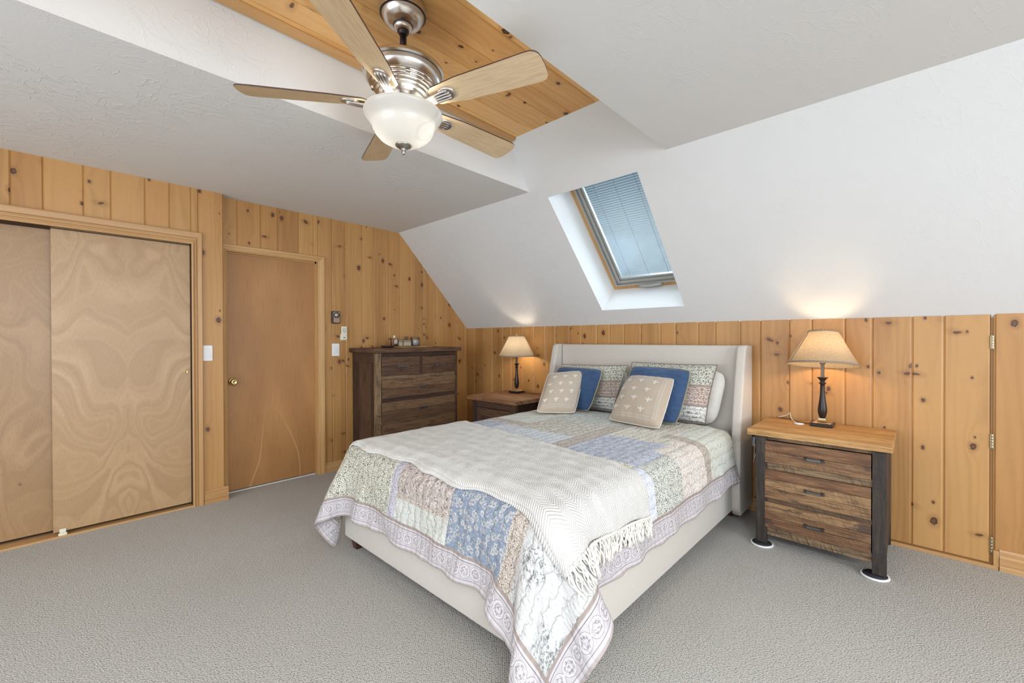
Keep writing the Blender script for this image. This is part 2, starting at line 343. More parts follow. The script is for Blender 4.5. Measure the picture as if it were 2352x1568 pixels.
M['brass_old'] = metal_brush('aged_brass', (.52, .46, .32), .35)
M['black'] = plain('black_plastic', (.012, .012, .014), .4)
M['bronze'] = plain('dark_bronze', (.035, .026, .024), .32, .4)
M['rodblack'] = plain('dark_rod', (.03, .022, .020), .35, .5)
M['white_pl'] = plain('white_plastic', (.82, .82, .81), .35)
M['ivory_pl'] = plain('ivory_plastic', (.76, .73, .60), .4)
M['grey_fr'] = plain('grey_aluminium', (.42, .41, .38), .45, .4)
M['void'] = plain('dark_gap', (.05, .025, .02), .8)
M['redwood_leg'] = plain('dark_stained_leg', (.06, .022, .015), .4)
def blade_mat():
    g = G('maple_blade'); u, v = g.uv()
    n = g.noise(g.vec(g.M('MULTIPLY', u, 130), g.M('MULTIPLY', v, 9)), 1, 3); n2 = g.noise(g.vec(g.M('MULTIPLY', u, 14), g.M('MULTIPLY', v, 5)), 1, 3)
    c = g.mix(g.ss(n, .35, .7), (.70, .54, .34), (.58, .43, .26)); c = g.mix(g.M('MULTIPLY', g.ss(n2, .4, .7), .4), c, (.76, .60, .40))
    return g.set(Base_Color=c, Roughness=.35)
M['maple'] = blade_mat(); M['blade_edge'] = plain('dark_blade_edge', (.07, .035, .025), .5)
def glass_bowl():
    g = G('alabaster_glass'); x, y, z = g.obj()
    n = g.M('ABSOLUTE', g.M('SUBTRACT', g.noise(g.vec(x, y, z), 3.2, 1, .5, .8), .52))
    c = g.mix(g.ss(n, .012, .0), (.95, .93, .88), (.84, .83, .80))
    a = g.n('ShaderNodeBsdfTranslucent', {'Color': g.mix(.92, c, (0, 0, 0))}); b = g.n('ShaderNodeBsdfDiffuse', {'Color': g.mix(.12, c, (.5, .46, .36))})
    mx = g.n('ShaderNodeMixShader', {0: .45, 1: a.outputs[0], 2: b.outputs[0]})
    gl = g.n('ShaderNodeBsdfGlossy', {'Roughness': .15}); m2 = g.n('ShaderNodeMixShader', {0: .04, 1: mx.outputs[0], 2: gl.outputs[0]})
    em = g.n('ShaderNodeEmission', {'Color': c, 'Strength': .04}); ad = g.n('ShaderNodeAddShader', {0: m2.outputs[0], 1: em.outputs[0]})
    g.t.links.new(ad.outputs[0], g.o.inputs[0]); return g.m
M['bowl'] = glass_bowl()
def shade_mat(name, col, tr=.55):
    g = G(name); u, v = g.uv()
    n = g.noise(g.vec(g.M('MULTIPLY', u, 90), g.M('MULTIPLY', v, 90)), 1, 4, .7); n2 = g.noise(g.vec(g.M('MULTIPLY', g.M('ADD', u, v), 60), g.M('MULTIPLY', g.M('SUBTRACT', u, v), 340)), 1, 2)
    f = g.M('MULTIPLY_ADD', g.M('ADD', n, n2), .5, 0.0)
    c = g.mix(g.ss(f, .35, .65), tuple(x*.72 for x in col), col)
    a = g.n('ShaderNodeBsdfTranslucent', {'Color': c}); b = g.n('ShaderNodeBsdfDiffuse', {'Color': c})
    mx = g.n('ShaderNodeMixShader', {0: 1-tr, 1: a.outputs[0], 2: b.outputs[0]})
    g.t.links.new(mx.outputs[0], g.o.inputs[0]); return g.m
M['shade'] = shade_mat('linen_shade', (.44, .36, .26), .30)
M['shade_trim'] = plain('taupe_trim', (.30, .23, .17), .8)
def clear_glass(name, col=(1, 1, 1), rough=.02):
    g = G(name)
    t = g.n('ShaderNodeBsdfTransparent', {'Color': col}); gl = g.n('ShaderNodeBsdfGlossy', {'Roughness': rough})
    fr = g.n('ShaderNodeFresnel', {'IOR': 1.45}); mx = g.n('ShaderNodeMixShader', {0: fr.outputs[0], 1: t.outputs[0], 2: gl.outputs[0]})
    g.t.links.new(mx.outputs[0], g.o.inputs[0]); return g.m
M['glass'] = clear_glass('clear_glass', (.97, .98, .97))
M['glass_tint'] = clear_glass('tinted_glass', (.80, .72, .66))
def blind_mat():
    g = G('pleated_blind'); c = (.20, .245, .27)
    a = g.n('ShaderNodeBsdfTranslucent', {'Color': c}); b = g.n('ShaderNodeBsdfDiffuse', {'Color': c}); t = g.n('ShaderNodeBsdfTransparent', {'Color': (.62, .80, .95)})
    m1 = g.n('ShaderNodeMixShader', {0: .35, 1: a.outputs[0], 2: b.outputs[0]}); m2 = g.n('ShaderNodeMixShader', {0: .50, 1: m1.outputs[0], 2: t.outputs[0]})
    g.t.links.new(m2.outputs[0], g.o.inputs[0]); return g.m
M['blind'] = blind_mat()

# ------------------------------------------------------------------ world and daylight
w = bpy.data.worlds.new('sky'); SC.world = w; w.use_nodes = True; wt = w.node_tree
wt.nodes.clear()
def wn(t, ins=None, **k):
    nd = wt.nodes.new(t)
    for a, v in k.items(): setattr(nd, a, v)
    for a, v in (ins or {}).items():
        if isinstance(v, bpy.types.NodeSocket): wt.links.new(v, nd.inputs[a])
        else: nd.inputs[a].default_value = v
    return nd
tc = wn('ShaderNodeTexCoord')
nz = wn('ShaderNodeTexNoise', {'Vector': tc.outputs['Generated'], 'Scale': 5.5, 'Detail': 5.0, 'Roughness': .6})
rp = wn('ShaderNodeMapRange', {'Value': nz.outputs[0], 'From Min': .45, 'From Max': .62}, interpolation_type='SMOOTHSTEP')
mxw = wn('ShaderNodeMix', {0: rp.outputs[0], 6: (.20, .33, .42, 1), 7: (.62, .78, 1.0, 1)}, data_type='RGBA')
bg = wn('ShaderNodeBackground', {'Color': mxw.outputs[2], 'Strength': .34})
wo = wn('ShaderNodeOutputWorld', {'Surface': bg.outputs[0]})

def area(name, loc, target, sx, sy, energy, col=(1, 1, 1)):
    d = bpy.data.lights.new(name, 'AREA'); d.shape = 'RECTANGLE'; d.size = sx; d.size_y = sy; d.energy = energy; d.color = col
    o = bpy.data.objects.new(name, d); COL.objects.link(o); o.location = loc
    o.rotation_euler = (Vector(target)-Vector(loc)).to_track_quat('-Z', 'Y').to_euler(); return o
ZCL = 2.44; XR, YB = 8.6, -6.4        # far walls behind and beside the photographer
area('daylight_gable', (XR-.05, -3.2, 1.45), (1.5, -3.2, 1.35), 3.4, 1.7, 108, (.90, .955, 1.04))
area('daylight_rear', (2.5, YB+.05, 1.45), (2.2, -2.5, 0.7), 3.4, 1.7, 60, (.90, .955, 1.04))
area('added_roof_fill', (5.5, -4.3, ZCL-.012), (5.5, -4.3, 0), 1.1, 1.3, 64, (.92, .965, 1.03))  # unseen overhead fill, added to brighten the floor and bed
area('daylight_skylight', (2.40, .30, 2.42), (2.40, -1.2, .8), .55, .95, 25, (1.0, .985, .96))

# ------------------------------------------------------------------ mesh builder
class MB:
    def __init__(s): s.v = []; s.f = []; s.uv = []; s.rn = []; s.ed = []; s.mi = []; s.sm = []; s.r = (R_.random(), R_.random())
    def newr(s): s.r = (R_.random(), R_.random()); return s.r
    def vert(s, p): s.v.append(tuple(p)); return len(s.v)-1
    def face(s, idx, uvs=None, mi=0, sm=False, ed=None):
        s.f.append(tuple(idx)); s.uv.append(uvs or [(0, 0)]*len(idx)); s.rn.append(s.r); s.mi.append(mi); s.sm.append(sm); s.ed.append(ed)
    def quad(s, a, b, c, d, uvs=None, mi=0, sm=False):
        i = [s.vert(p) for p in (a, b, c, d)]; s.face(i, uvs, mi, sm)
    def box(s, x0, x1, y0, y1, z0, z1, g='z', mi=0, skip='', off=None):
        s.newr(); ru, rv = off if off else (R_.random()*20, R_.random()*20)
        P = [Vector((x, y, z)) for x in (x0, x1) for y in (y0, y1) for z in (z0, z1)]
        i = [s.vert(p) for p in P]
        gi = 'xyz'.index(g)
        for nm, q in (('-x', (0, 1, 3, 2)), ('+x', (4, 6, 7, 5)), ('-y', (0, 4, 5, 1)), ('+y', (2, 3, 7, 6)), ('-z', (0, 2, 6, 4)), ('+z', (1, 5, 7, 3))):
            if nm in skip: continue
            uvs = []
            for k in q:
                p = P[k]; o = [p[j] for j in range(3) if j != gi]
                uvs.append((o[0]+o[1]+ru, p[gi]+rv))
            s.face([i[k] for k in q], uvs, mi)
        return s
    def prism(s, pts, ax, a, b, g='z', mi=0):
        """pts: polygon in the two axes other than ax; extruded from a to b"""
        s.newr(); ru, rv = R_.random()*20, R_.random()*20; k = 'xyz'.index(ax); oth = [j for j in range(3) if j != k]; gi = 'xyz'.index(g)
        def mk(p, c):
            q = [0, 0, 0]; q[oth[0]] = p[0]; q[oth[1]] = p[1]; q[k] = c; return q
        def uvp(p):
            o = [p[j] for j in range(3) if j != gi]; return (o[0]+o[1]+ru, p[gi]+rv)
        A = [mk(p, a) for p in pts]; B = [mk(p, b) for p in pts]; ia = [s.vert(p) for p in A]; ib = [s.vert(p) for p in B]; n = len(pts)
        s.face(ia[::-1], [uvp(p) for p in A[::-1]], mi); s.face(ib, [uvp(p) for p in B], mi)
        for j in range(n):
            l = (j+1) % n; s.face((ia[j], ia[l], ib[l], ib[j]), [uvp(A[j]), uvp(A[l]), uvp(B[l]), uvp(B[j])], mi)
        return s
    def lathe(s, prof, cx, cy, seg=48, mi=0, z0=0.0, cap=True):
        base = len(s.v); s.newr()
        for (r, z) in prof:
            for k in range(seg):
                a = 2*PI*k/seg; s.v.append((cx+r*math.cos(a), cy+r*math.sin(a), z+z0))
        for j in range(len(prof)-1):
            for k in range(seg):
                l = (k+1) % seg
                u0, u1 = k/seg, (k+1)/seg; r = max(prof[j][0], .01)*6.28
                s.face((base+j*seg+k, base+j*seg+l, base+(j+1)*seg+l, base+(j+1)*seg+k), [(u0*r, prof[j][1]), (u1*r, prof[j][1]), (u1*r, prof[j+1][1]), (u0*r, prof[j+1][1])], mi, True)
        if cap:
            for j in (0, len(prof)-1):
                if prof[j][0] > 1e-4: s.face([base+j*seg+k for k in range(seg)], None, mi)
        return s
    def tube(s, pts, r, seg=8, mi=0, closed=False):
        pts = [Vector(p) for p in pts]; n = len(pts); rr = r if isinstance(r, (list, tuple)) else [r]*n; base = len(s.v); s.newr()
        up = Vector((0, 0, 1)); L = 0.0; Ls = []
        prev = None
        for j, p in enumerate(pts):
            if closed: t = (pts[(j+1) % n]-pts[j-1]).normalized()
            else: t = (pts[min(j+1, n-1)]-pts[max(j-1, 0)]).normalized()
            if prev is None:
                a = t.cross(up)
                if a.length < 1e-3: a = t.cross(Vector((1, 0, 0)))
                a.normalize()
            else:
                a = prev - t*prev.dot(t); a.normalize()
            prev = a; b = t.cross(a)
            if j: L += (p-pts[j-1]).length
            Ls.append(L)
            for k in range(seg):
                an = 2*PI*k/seg; q = p+(a*math.cos(an)+b*math.sin(an))*rr[j]; s.v.append(tuple(q))
        m = n if closed else n-1
        for j in range(m):
            j2 = (j+1) % n
            for k in range(seg):
                l = (k+1) % seg
                s.face((base+j*seg+k, base+j*seg+l, base+j2*seg+l, base+j2*seg+k), [(k*.01, Ls[j]), (k*.01+.01, Ls[j]), (k*.01+.01, Ls[j2]), (k*.01, Ls[j2])], mi, True)
        if not closed:
            s.face([base+k for k in range(seg)][::-1], None, mi); s.face([base+(n-1)*seg+k for k in range(seg)], None, mi)
        return s
    def merge(s, o, mi=None):
        b = len(s.v); s.v += o.v
        for f in o.f: s.f.append(tuple(i+b for i in f))
        s.uv += o.uv; s.rn += o.rn; s.ed += o.ed; s.mi += (o.mi if mi is None else [mi]*len(o.mi)); s.sm += o.sm
        return s

WORLD = {}
def build(name, mb, mats, parent=None, bevel=0, label=None, cat=None, group=None, kind=None, subsurf=0, solid=None, recalc=True, origin=None):
    """links the collected faces as ONE mesh object"""
    if not isinstance(mats, (list, tuple)): mats = [mats]
    if parent is not None: og = WORLD[parent.name]
    else:
        og = Vector(origin) if origin is not None else Vector((0, 0, 0))
    me = bpy.data.meshes.new(name)
    me.from_pydata([(p[0]-og[0], p[1]-og[1], p[2]-og[2]) for p in mb.v], [], mb.f)
    for m in mats: me.materials.append(m)
    ul = me.uv_layers.new(name='UVMap'); rl = me.uv_layers.new(name='rnd')
    flat = [c for uvs in mb.uv for q in uvs for c in q]; ul.data.foreach_set('uv', flat)
    rflat = [c for uvs, r in zip(mb.uv, mb.rn) for _ in uvs for c in r]; rl.data.foreach_set('uv', rflat)
    if any(e is not None for e in mb.ed):
        el = me.uv_layers.new(name='edge'); el.data.foreach_set('uv', [c for uvs, e in zip(mb.uv, mb.ed) for q in (e or [(0, 0)]*len(uvs)) for c in q])
    me.polygons.foreach_set('material_index', mb.mi); me.polygons.foreach_set('use_smooth', mb.sm)
    if recalc:
        bm = bmesh.new(); bm.from_mesh(me); bmesh.ops.recalc_face_normals(bm, faces=bm.faces); bm.to_mesh(me); bm.free()
    me.update()
    o = bpy.data.objects.new(name, me); COL.objects.link(o)
    if parent is not None: o.parent = parent; WORLD[o.name] = og
    else: o.location = og; WORLD[o.name] = og
    if bevel:
        b = o.modifiers.new('bevel', 'BEVEL'); b.width = bevel; b.segments = 2; b.limit_method = 'ANGLE'; b.angle_limit = .6
    if solid is not None:
        sd = o.modifiers.new('solid', 'SOLIDIFY'); sd.thickness = solid[0]; sd.offset = solid[1]
        if len(solid) > 2: sd.material_offset = solid[2]
        if len(solid) > 3: sd.material_offset_rim = solid[3]
    if subsurf:
        b = o.modifiers.new('sub', 'SUBSURF'); b.levels = subsurf; b.render_levels = subsurf
    if label: o['label'] = label
    if cat: o['category'] = cat
    if group: o['group'] = group
    if kind: o['kind'] = kind
    return o
def thing(name, loc, label, cat, group=None):
    o = bpy.data.objects.new(name, None); COL.objects.link(o); o.location = loc; o.empty_display_size = .1
    o['label'] = label; o['category'] = cat
    if group: o['group'] = group
    WORLD[o.name] = Vector(loc); return o
def struct(name, mb, mats, **k): return build(name, mb, mats, kind='structure', **k)
def sroot(name, loc=(0, 0, 0)):
    o = bpy.data.objects.new(name, None); COL.objects.link(o); o.location = loc; o['kind'] = 'structure'; WORLD[o.name] = Vector(loc); return o
def copy_tree(o, parent=None):
    c = o.copy(); COL.objects.link(c)
    if parent is not None: c.parent = parent
    for ch in list(o.children): copy_tree(ch, c)
    return c

# ------------------------------------------------------------------ room shell
ZC, ZK, YK = 2.44, 1.41, -.9694          # low ceiling, knee wall top, crease
SL = Vector((0, YK, ZC-ZK)).normalized(); SN = Vector((0, ZC-ZK, -YK)).normalized(); SO = Vector((0, 0, ZK))
def slope(x, s, d=0.0): return Vector((x, 0, 0))+SO+SL*s+SN*d
SCR = 1.4142; ZW = 2.74; SWD = (ZW-ZK)/SL.z
CX0, CX1, CYB = 1.88, 2.995, -5.2

mb = MB(); mb.quad((-.6, YB-.2, 0), (XR+.2, YB-.2, 0), (XR+.2, .2, 0), (-.6, .2, 0)); struct('floor', mb, M['carpet'])

mb = MB()
def Q(*p): mb.quad(*p)
K0, K1, KS0, KS1 = 2.025, 2.775, .174, 1.331
for a, b, c, d in ((-.05, K0, -.03, SCR), (K1, XR, -.03, SCR), (K0, K1, -.03, KS0), (K0, K1, KS1, SCR), (CX0, CX1, SCR, SWD)):
    Q(slope(a, c), slope(b, c), slope(b, d), slope(a, d))
yc = YK
Q((-.05, yc, ZC), (CX0, yc, ZC), (CX0, YB, ZC), (-.05, YB, ZC)); Q((CX1, yc, ZC), (XR, yc, ZC), (XR, YB, ZC), (CX1, YB, ZC)); Q((CX0, CYB, ZC), (CX1, CYB, ZC), (CX1, YB, ZC), (CX0, YB, ZC))
ye = slope(0, SWD).y; XW = 1.935
mb.face([mb.vert(p) for p in ((CX0, yc, ZC), (XW, ye, ZW), (XW, CYB, ZW), (CX0, CYB, ZC))])
mb.face([mb.vert(p) for p in ((CX1, yc, ZC), (CX1, ye, ZW), (CX1, CYB, ZW), (CX1, CYB, ZC))])
Q((CX0, CYB, ZC), (CX1, CYB, ZC), (CX1, CYB, ZW), (CX0, CYB, ZW))
struct('ceiling', mb, M['plaster'], recalc=False)
# skylight shaft
mb = MB(); D = .34
Q(slope(K0, KS0), slope(K0, KS1), slope(K0, KS1, D), slope(K0, KS0, D)); Q(slope(K1, KS0), slope(K1, KS1), slope(K1, KS1, D), slope(K1, KS0, D))
Q(slope(K0, KS0), slope(K1, KS0), slope(K1, KS0, D), slope(K0, KS0, D)); Q(slope(K0, KS1), slope(K1, KS1), slope(K1, KS1, D), slope(K0, KS1, D))
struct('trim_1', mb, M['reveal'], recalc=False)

# boards in a local frame: u across, v along, n out of the wall
def boards(mb, O, U, Vv, Nn, edges, v0, v1, ch=.007, dp=.0065, mi=0):
    O, U, Vv, Nn = map(Vector, (O, U, Vv, Nn))
    for a, b in zip(edges[:-1], edges[1:]):
        mb.newr(); ru, rv = R_.random()*30, R_.random()*30
        prof = [(a, -dp), (a+ch*.35, -dp*.9), (a+ch, 0), (b-ch, 0), (b-ch*.15, -dp*.6), (b, -dp)]
        for (ua, na), (ub, nb) in zip(prof[:-1], prof[1:]):
            za, zb = (v0(ua) if callable(v0) else v0), (v0(ub) if callable(v0) else v0); ta, tb = (v1(ua) if callable(v1) else v1), (v1(ub) if callable(v1) else v1)
            if ta <= za+1e-4 and tb <= zb+1e-4: continue
            P = [O+U*ua+Vv*za+Nn*na, O+U*ub+Vv*zb+Nn*nb, O+U*ub+Vv*tb+Nn*nb, O+U*ua+Vv*ta+Nn*na]
            mb.quad(*P, uvs=[(ua+ru, za+rv), (ub+ru, zb+rv), (ub+ru, tb+rv), (ua+ru, ta+rv)], mi=mi)

# wall A: door wall x=0 and the closet wall that stands 9 cm proud of it
DY0, DY1, DZ = -2.585, -1.842, 2.012     # door opening
def ztopA(yy): return min(ZC, ZK+(-yy)*(ZC-ZK)/(-YK))
eA = [-2.64, -2.508, -2.33, -2.195, -2.016, -1.885, -1.709, -1.576, -1.397, -1.271, -1.094, -.957, -.784, -.653, -.468, -.335, -.159, -.033, .01]
mb = MB()
lo = [e for e in eA if e < DY1-.001]+[DY1]
boards(mb, (0, 0, 0), (0, 1, 0), (0, 0, 1), (1, 0, 0), [max(e, -2.64) for e in lo], DZ, ztopA)
boards(mb, (0, 0, 0), (0, 1, 0), (0, 0, 1), (1, 0, 0), [DY1]+[e for e in eA if e > DY1+.02], 0, ztopA)
# split tall gable boards at the slope by finer strips is not needed: chamfer points carry their own height
struct('wall_left', mb, M['pine'], recalc=False)
XS = .0875
mb = MB()
CY, CZ = -2.834, 2.007                     # closet opening right edge and head
eC = [-6.4, -6.25, -6.1, -5.93, -5.78, -5.6, -5.45, -5.28, -5.1, -4.95, -4.80, -4.62, -4.46, -4.33, -4.18, -4.03, -3.88, -3.733, -3.597, -3.415, -3.281, -3.102, -2.963, CY]
boards(mb, (XS, 0, 0), (0, 1, 0), (0, 0, 1), (1, 0, 0), [e for e in eC if e >= -4.96], CZ, ZC)
boards(mb, (XS, 0, 0), (0, 1, 0), (0, 0, 1), (1, 0, 0), [e for e in eC if e <= -4.90], 0, ZC)
boards(mb, (XS, 0, 0), (0, 1, 0), (0, 0, 1), (1, 0, 0), [CY, -2.788, -2.625], 0, ZC)
boards(mb, (0, -2.625, 0), (1, 0, 0), (0, 0, 1), (0, 1, 0), [-.002, XS+.0], 0, ZC)
struct('wall_closet', mb, M['pine'], recalc=False)
# knee wall B (y=0)
eB = [-.03, .144, .311, .459, .635, .766, .945, 1.103, 1.263, 1.395, 1.574, 1.715, 1.892, 2.03, 2.177, 2.342, 2.522, 2.654, 2.838, 2.97, 3.148, 3.283, 3.464, 3.597]
mb = MB(); boards(mb, (0, 0, 0), (1, 0, 0), (0, 0, 1), (0, -1, 0), eB, 0, ZK+.006, ch=.009, dp=.006)
boards(mb, (0, 0, 0), (1, 0, 0), (0, 0, 1), (0, -1, 0), [4.433, 4.60, 4.78, 4.93, 5.10, 5.28, 5.43, 5.6, 5.78, 5.93, 6.1, 6.25, 6.4, 6.6, 6.75, 6.9, 7.1, 7.25, 7.4, 7.6, 7.8, 7.95, 8.1, 8.3, 8.45, 8.6], 0, ZK+.006, ch=.009, dp=.006)
mb.quad((3.59, .02, 0), (4.45, .02, 0), (4.45, .02, ZK), (3.59, .02, ZK))
struct('wall_headboard', mb, M['pine'], recalc=False)
# access hatch in the knee wall
dr = sroot('door_2', (3.597, 0, 0)); mb = MB()
boards(mb, (0, 0, 0), (1, 0, 0), (0, 0, 1), (0, -1, 0), [3.597, 3.777, 3.915, 4.10, 4.236, 4.421], .030, ZK-.003, ch=.009, dp=.006)
mb.quad((3.597, 0, .03), (4.421, 0, .03), (4.421, .018, .03), (3.597, .018, .03)); mb.quad((4.421, 0, .03), (4.421, 0, ZK), (4.421, .018, ZK), (4.421, .018, .03))
build('hatch_boards', mb, M['pine'], dr, recalc=False)
for z0, z1 in ((1.216, 1.291), (.664, .744), (.085, .172)):
    mb = MB(); h = (z1-z0)/5
    for k in range(5): mb.lathe([(.0035, z0+k*h+.0008), (.0042, z0+k*h+.002), (.0042, z0+(k+1)*h-.002), (.0035, z0+(k+1)*h-.0008)], 4.427, -.004, 10)
    mb.box(4.4205, 4.4335, -.0015, .001, z0, z1)
    build('hinge', mb, M['brass_old'], dr)
mb = MB(); mb.box(3.56, 4.452, -.012, .02, 0, .020, 'x'); mb.box(4.433, 4.455, -.010, .015, .020, .104, 'z'); struct('trim_2', mb, M['trim'], bevel=.0015)

# far walls with windows (behind / beside the photographer)
def wallwin(name, ax, c, a0, a1, wa0, wa1, wz0, wz1, zt):
    mb = MB()
    def q(p0, p1, z0, z1):
        if ax == 'x': mb.quad((c, p0, z0), (c, p1, z0), (c, p1, z1), (c, p0, z1))
        else: mb.quad((p0, c, z0), (p1, c, z0), (p1, c, z1), (p0, c, z1))
    q(a0, wa0, 0, zt); q(wa1, a1, 0, zt); q(wa0, wa1, 0, wz0); q(wa0, wa1, wz1, zt)
    struct(name, mb, M['plaster'], recalc=False)
wallwin('wall_right', 'x', XR, YB, .05, -4.9, -1.5, .6, 2.3, 2.5)
wallwin('wall_back', 'y', YB, -.6, XR, .8, 4.2, .6, 2.3, 2.5)
def window(name, ax, c, a0, a1, z0, z1, sg):
    r = sroot(name, (c, (a0+a1)/2, z0) if ax == 'x' else ((a0+a1)/2, c, z0)); mb = MB(); t = .05
    def bx(p0, p1, q0, q1, th=.03):
        if ax == 'x': mb.box(min(c, c+sg*th), max(c, c+sg*th), p0, p1, q0, q1, 'y')
        else: mb.box(p0, p1, min(c, c+sg*th), max(c, c+sg*th), q0, q1, 'x')
    bx(a0-t, a1+t, z0-t, z0); bx(a0-t, a1+t, z1, z1+t); bx(a0-t, a0, z0, z1); bx(a1, a1+t, z0, z1)
    for k in (1, 2): m = a0+(a1-a0)*k/3; bx(m-.025, m+.025, z0, z1)
    build('window_frame', mb, M['trim'], r)
wf = sroot('added_fill_window', (5.5, -4.3, 2.44)); mb = MB()  # made-up ceiling window out of view, houses the added overhead fill
for (a, b, c_, d_) in ((4.89, 6.11, -5.01, -4.95), (4.89, 6.11, -3.65, -3.59), (4.89, 4.95, -4.95, -3.65), (6.05, 6.11, -4.95, -3.65)): mb.box(a, b, c_, d_, 2.415, 2.439)
build('window_frame', mb, M['trim'], wf)
mb = MB(); mb.quad((4.95, -4.95, 2.436), (6.05, -4.95, 2.436), (6.05, -3.65, 2.436), (4.95, -3.65, 2.436)); build('window_pane', mb, emis('added_fill_glow', (.92, .96, 1.0), 3.0), wf, recalc=False)  # glowing pane belongs to the added fill
window('window_2', 'x', XR, -4.9, -1.5, .6, 2.3, -1); window('window_3', 'y', YB, .8, 4.2, .6, 2.3, 1)

# planked ceiling at the top of the raised well, with its edge trim
mb = MB(); eW = [1.935, 2.023, 2.153, 2.349, 2.483, 2.666, 2.83, 3.0]
boards(mb, (0, 0, ZW), (1, 0, 0), (0, 1, 0), (0, 0, -1), eW, CYB, -1.235, ch=.011, dp=.009)
struct('ceiling_planks', mb, M['pine_ceil'], recalc=False)
mb = MB(); mb.prism([(XW-.001, ZW), (XW+.012, ZW-.022), (XW+.05, ZW-.018), (XW+.065, ZW-.006), (XW+.065, ZW)], 'y', CYB, -1.25, 'y'); struct('trim_3', mb, M['trim2'])

# ------------------------------------------------------------------ closet with sliding doors
dr = sroot('door_1', (0, -3.7, 0))
CYL = -4.9
mb = MB(); mb.newr()
def panel(mb, x, y0, y1, z0, z1, seam, th=.035):
    mb.quad((x, y0, z0), (x, y1, z0), (x, y1, z1), (x, y0, z1), [(y0-seam, z0), (y1-seam, z0), (y1-seam, z1), (y0-seam, z1)])
    for (a, b) in ((y0, y0), (y1, y1)):
        mb.quad((x, a, z0), (x-th, a, z0), (x-th, a, z1), (x, a, z1), [(a, z0), (a+.03, z0), (a+.03, z1), (a, z1)], mi=1)
    mb.quad((x, y0, z0), (x, y1, z0), (x-th, y1, z0), (x-th, y0, z0), mi=1)
edge = plain('ply_edge', (.22, .085, .05), .6)
mb = MB(); panel(mb, .055, -3.567, -2.838, .030, 2.03, -3.20); sd = build('sliding_panel', mb, [M['ply'], edge], dr, recalc=False)
mb = MB(); panel(mb, -.005, -4.55, -3.50, .030, 2.03, -4.1); build('sliding_panel', mb, [M['ply2'], edge], dr, recalc=False)
prof = [(.0001, .0), (.006, .0005), (.0085, .002), (.010, .0035), (.0125, .0035), (.0135, .0)]
def lathe_x(mb, prof, x, y, z, seg=28, sgn=1):
    t = MB(); t.lathe([(r, h) for r, h in prof], 0, 0, seg, cap=False); mb_v = [(x+sgn*p[2], y+p[0], z+p[1]) for p in t.v]; t.v = mb_v; mb.merge(t)
mb = MB(); lathe_x(mb, prof, .0555, -2.866, 1.036); pl = build('finger_pull', mb, M['brass'], dr)
mb = MB(); mb.box(-.05, XS+.004, CYL, CY, .0, .008, 'y'); mb.box(XS-.006, XS+.004, CYL, CY, .008, .012, 'y'); build('floor_track', mb, M['trim'], dr)
mb = MB(); mb.box(.052, XS, -3.54, -3.51, .012, .018); mb.box(.060, .066, -3.54, -3.51, .018, .048); mb.box(.078, .084, -3.545, -3.505, .012, .026); build('door_guide', mb, M['ivory_pl'], dr)
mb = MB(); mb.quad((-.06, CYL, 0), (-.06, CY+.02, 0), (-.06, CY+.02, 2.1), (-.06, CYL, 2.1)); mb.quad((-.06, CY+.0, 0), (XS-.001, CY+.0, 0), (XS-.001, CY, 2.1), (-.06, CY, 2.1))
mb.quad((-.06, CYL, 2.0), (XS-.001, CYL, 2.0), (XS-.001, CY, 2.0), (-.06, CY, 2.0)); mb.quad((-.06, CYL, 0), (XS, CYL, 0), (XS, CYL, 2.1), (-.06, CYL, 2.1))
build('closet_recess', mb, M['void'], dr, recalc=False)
# casing profile: depth steps across its width
def casing(name, x, y_in, y_out, z_in, z_out, steps, mat, left=None, parent=None):
    mb = MB(); wdt = y_out-y_in; hgt = z_out-z_in
    mb.newr(); ru, rv = R_.random()*9, R_.random()*9
    for (a, da), (b, db) in zip(steps[:-1], steps[1:]):
        ya, yb, za, zb = y_in+wdt*a, y_in+wdt*b, z_in+hgt*a, z_in+hgt*b
        mb.quad((x+da, ya, 0), (x+db, yb, 0), (x+db, yb, zb), (x+da, ya, za), [(ya+ru, 0), (yb+ru, 0), (yb+ru, zb), (ya+ru, za)])
        yl = left if left is not None else -9
        if left is None: continue
        la, lb = yl, yl
        if isinstance(left, tuple): la, lb = left[0]-abs(wdt)*a, left[0]-abs(wdt)*b
        mb.quad((x+da, ya, za), (x+db, yb, zb), (x+db, lb, zb), (x+da, la, za), [(za+ru+5, ya+rv), (zb+ru+5, yb+rv), (zb+ru+5, lb+rv), (za+ru+5, la+rv)])
        if isinstance(left, tuple):
            mb.quad((x+db, lb, 0), (x+da, la, 0), (x+da, la, za), (x+db, lb, zb), [(lb+ru, 0), (la+ru, 0), (la+ru, za), (lb+ru, zb)])
    return build(name, mb, mat, parent, recalc=False)
st = [(0, 0), (0, .016), (.10, .020), (.16, .019), (.18, .012), (.28, .011), (.31, .018), (.40, .018), (.43, .011), (.50, .011), (.55, .020), (.92, .025), (1.0, .020), (1.0, 0)]
casing('casing', XS, CY, -2.767, CZ, 2.102, st, M['trim'], left=CYL, parent=dr)

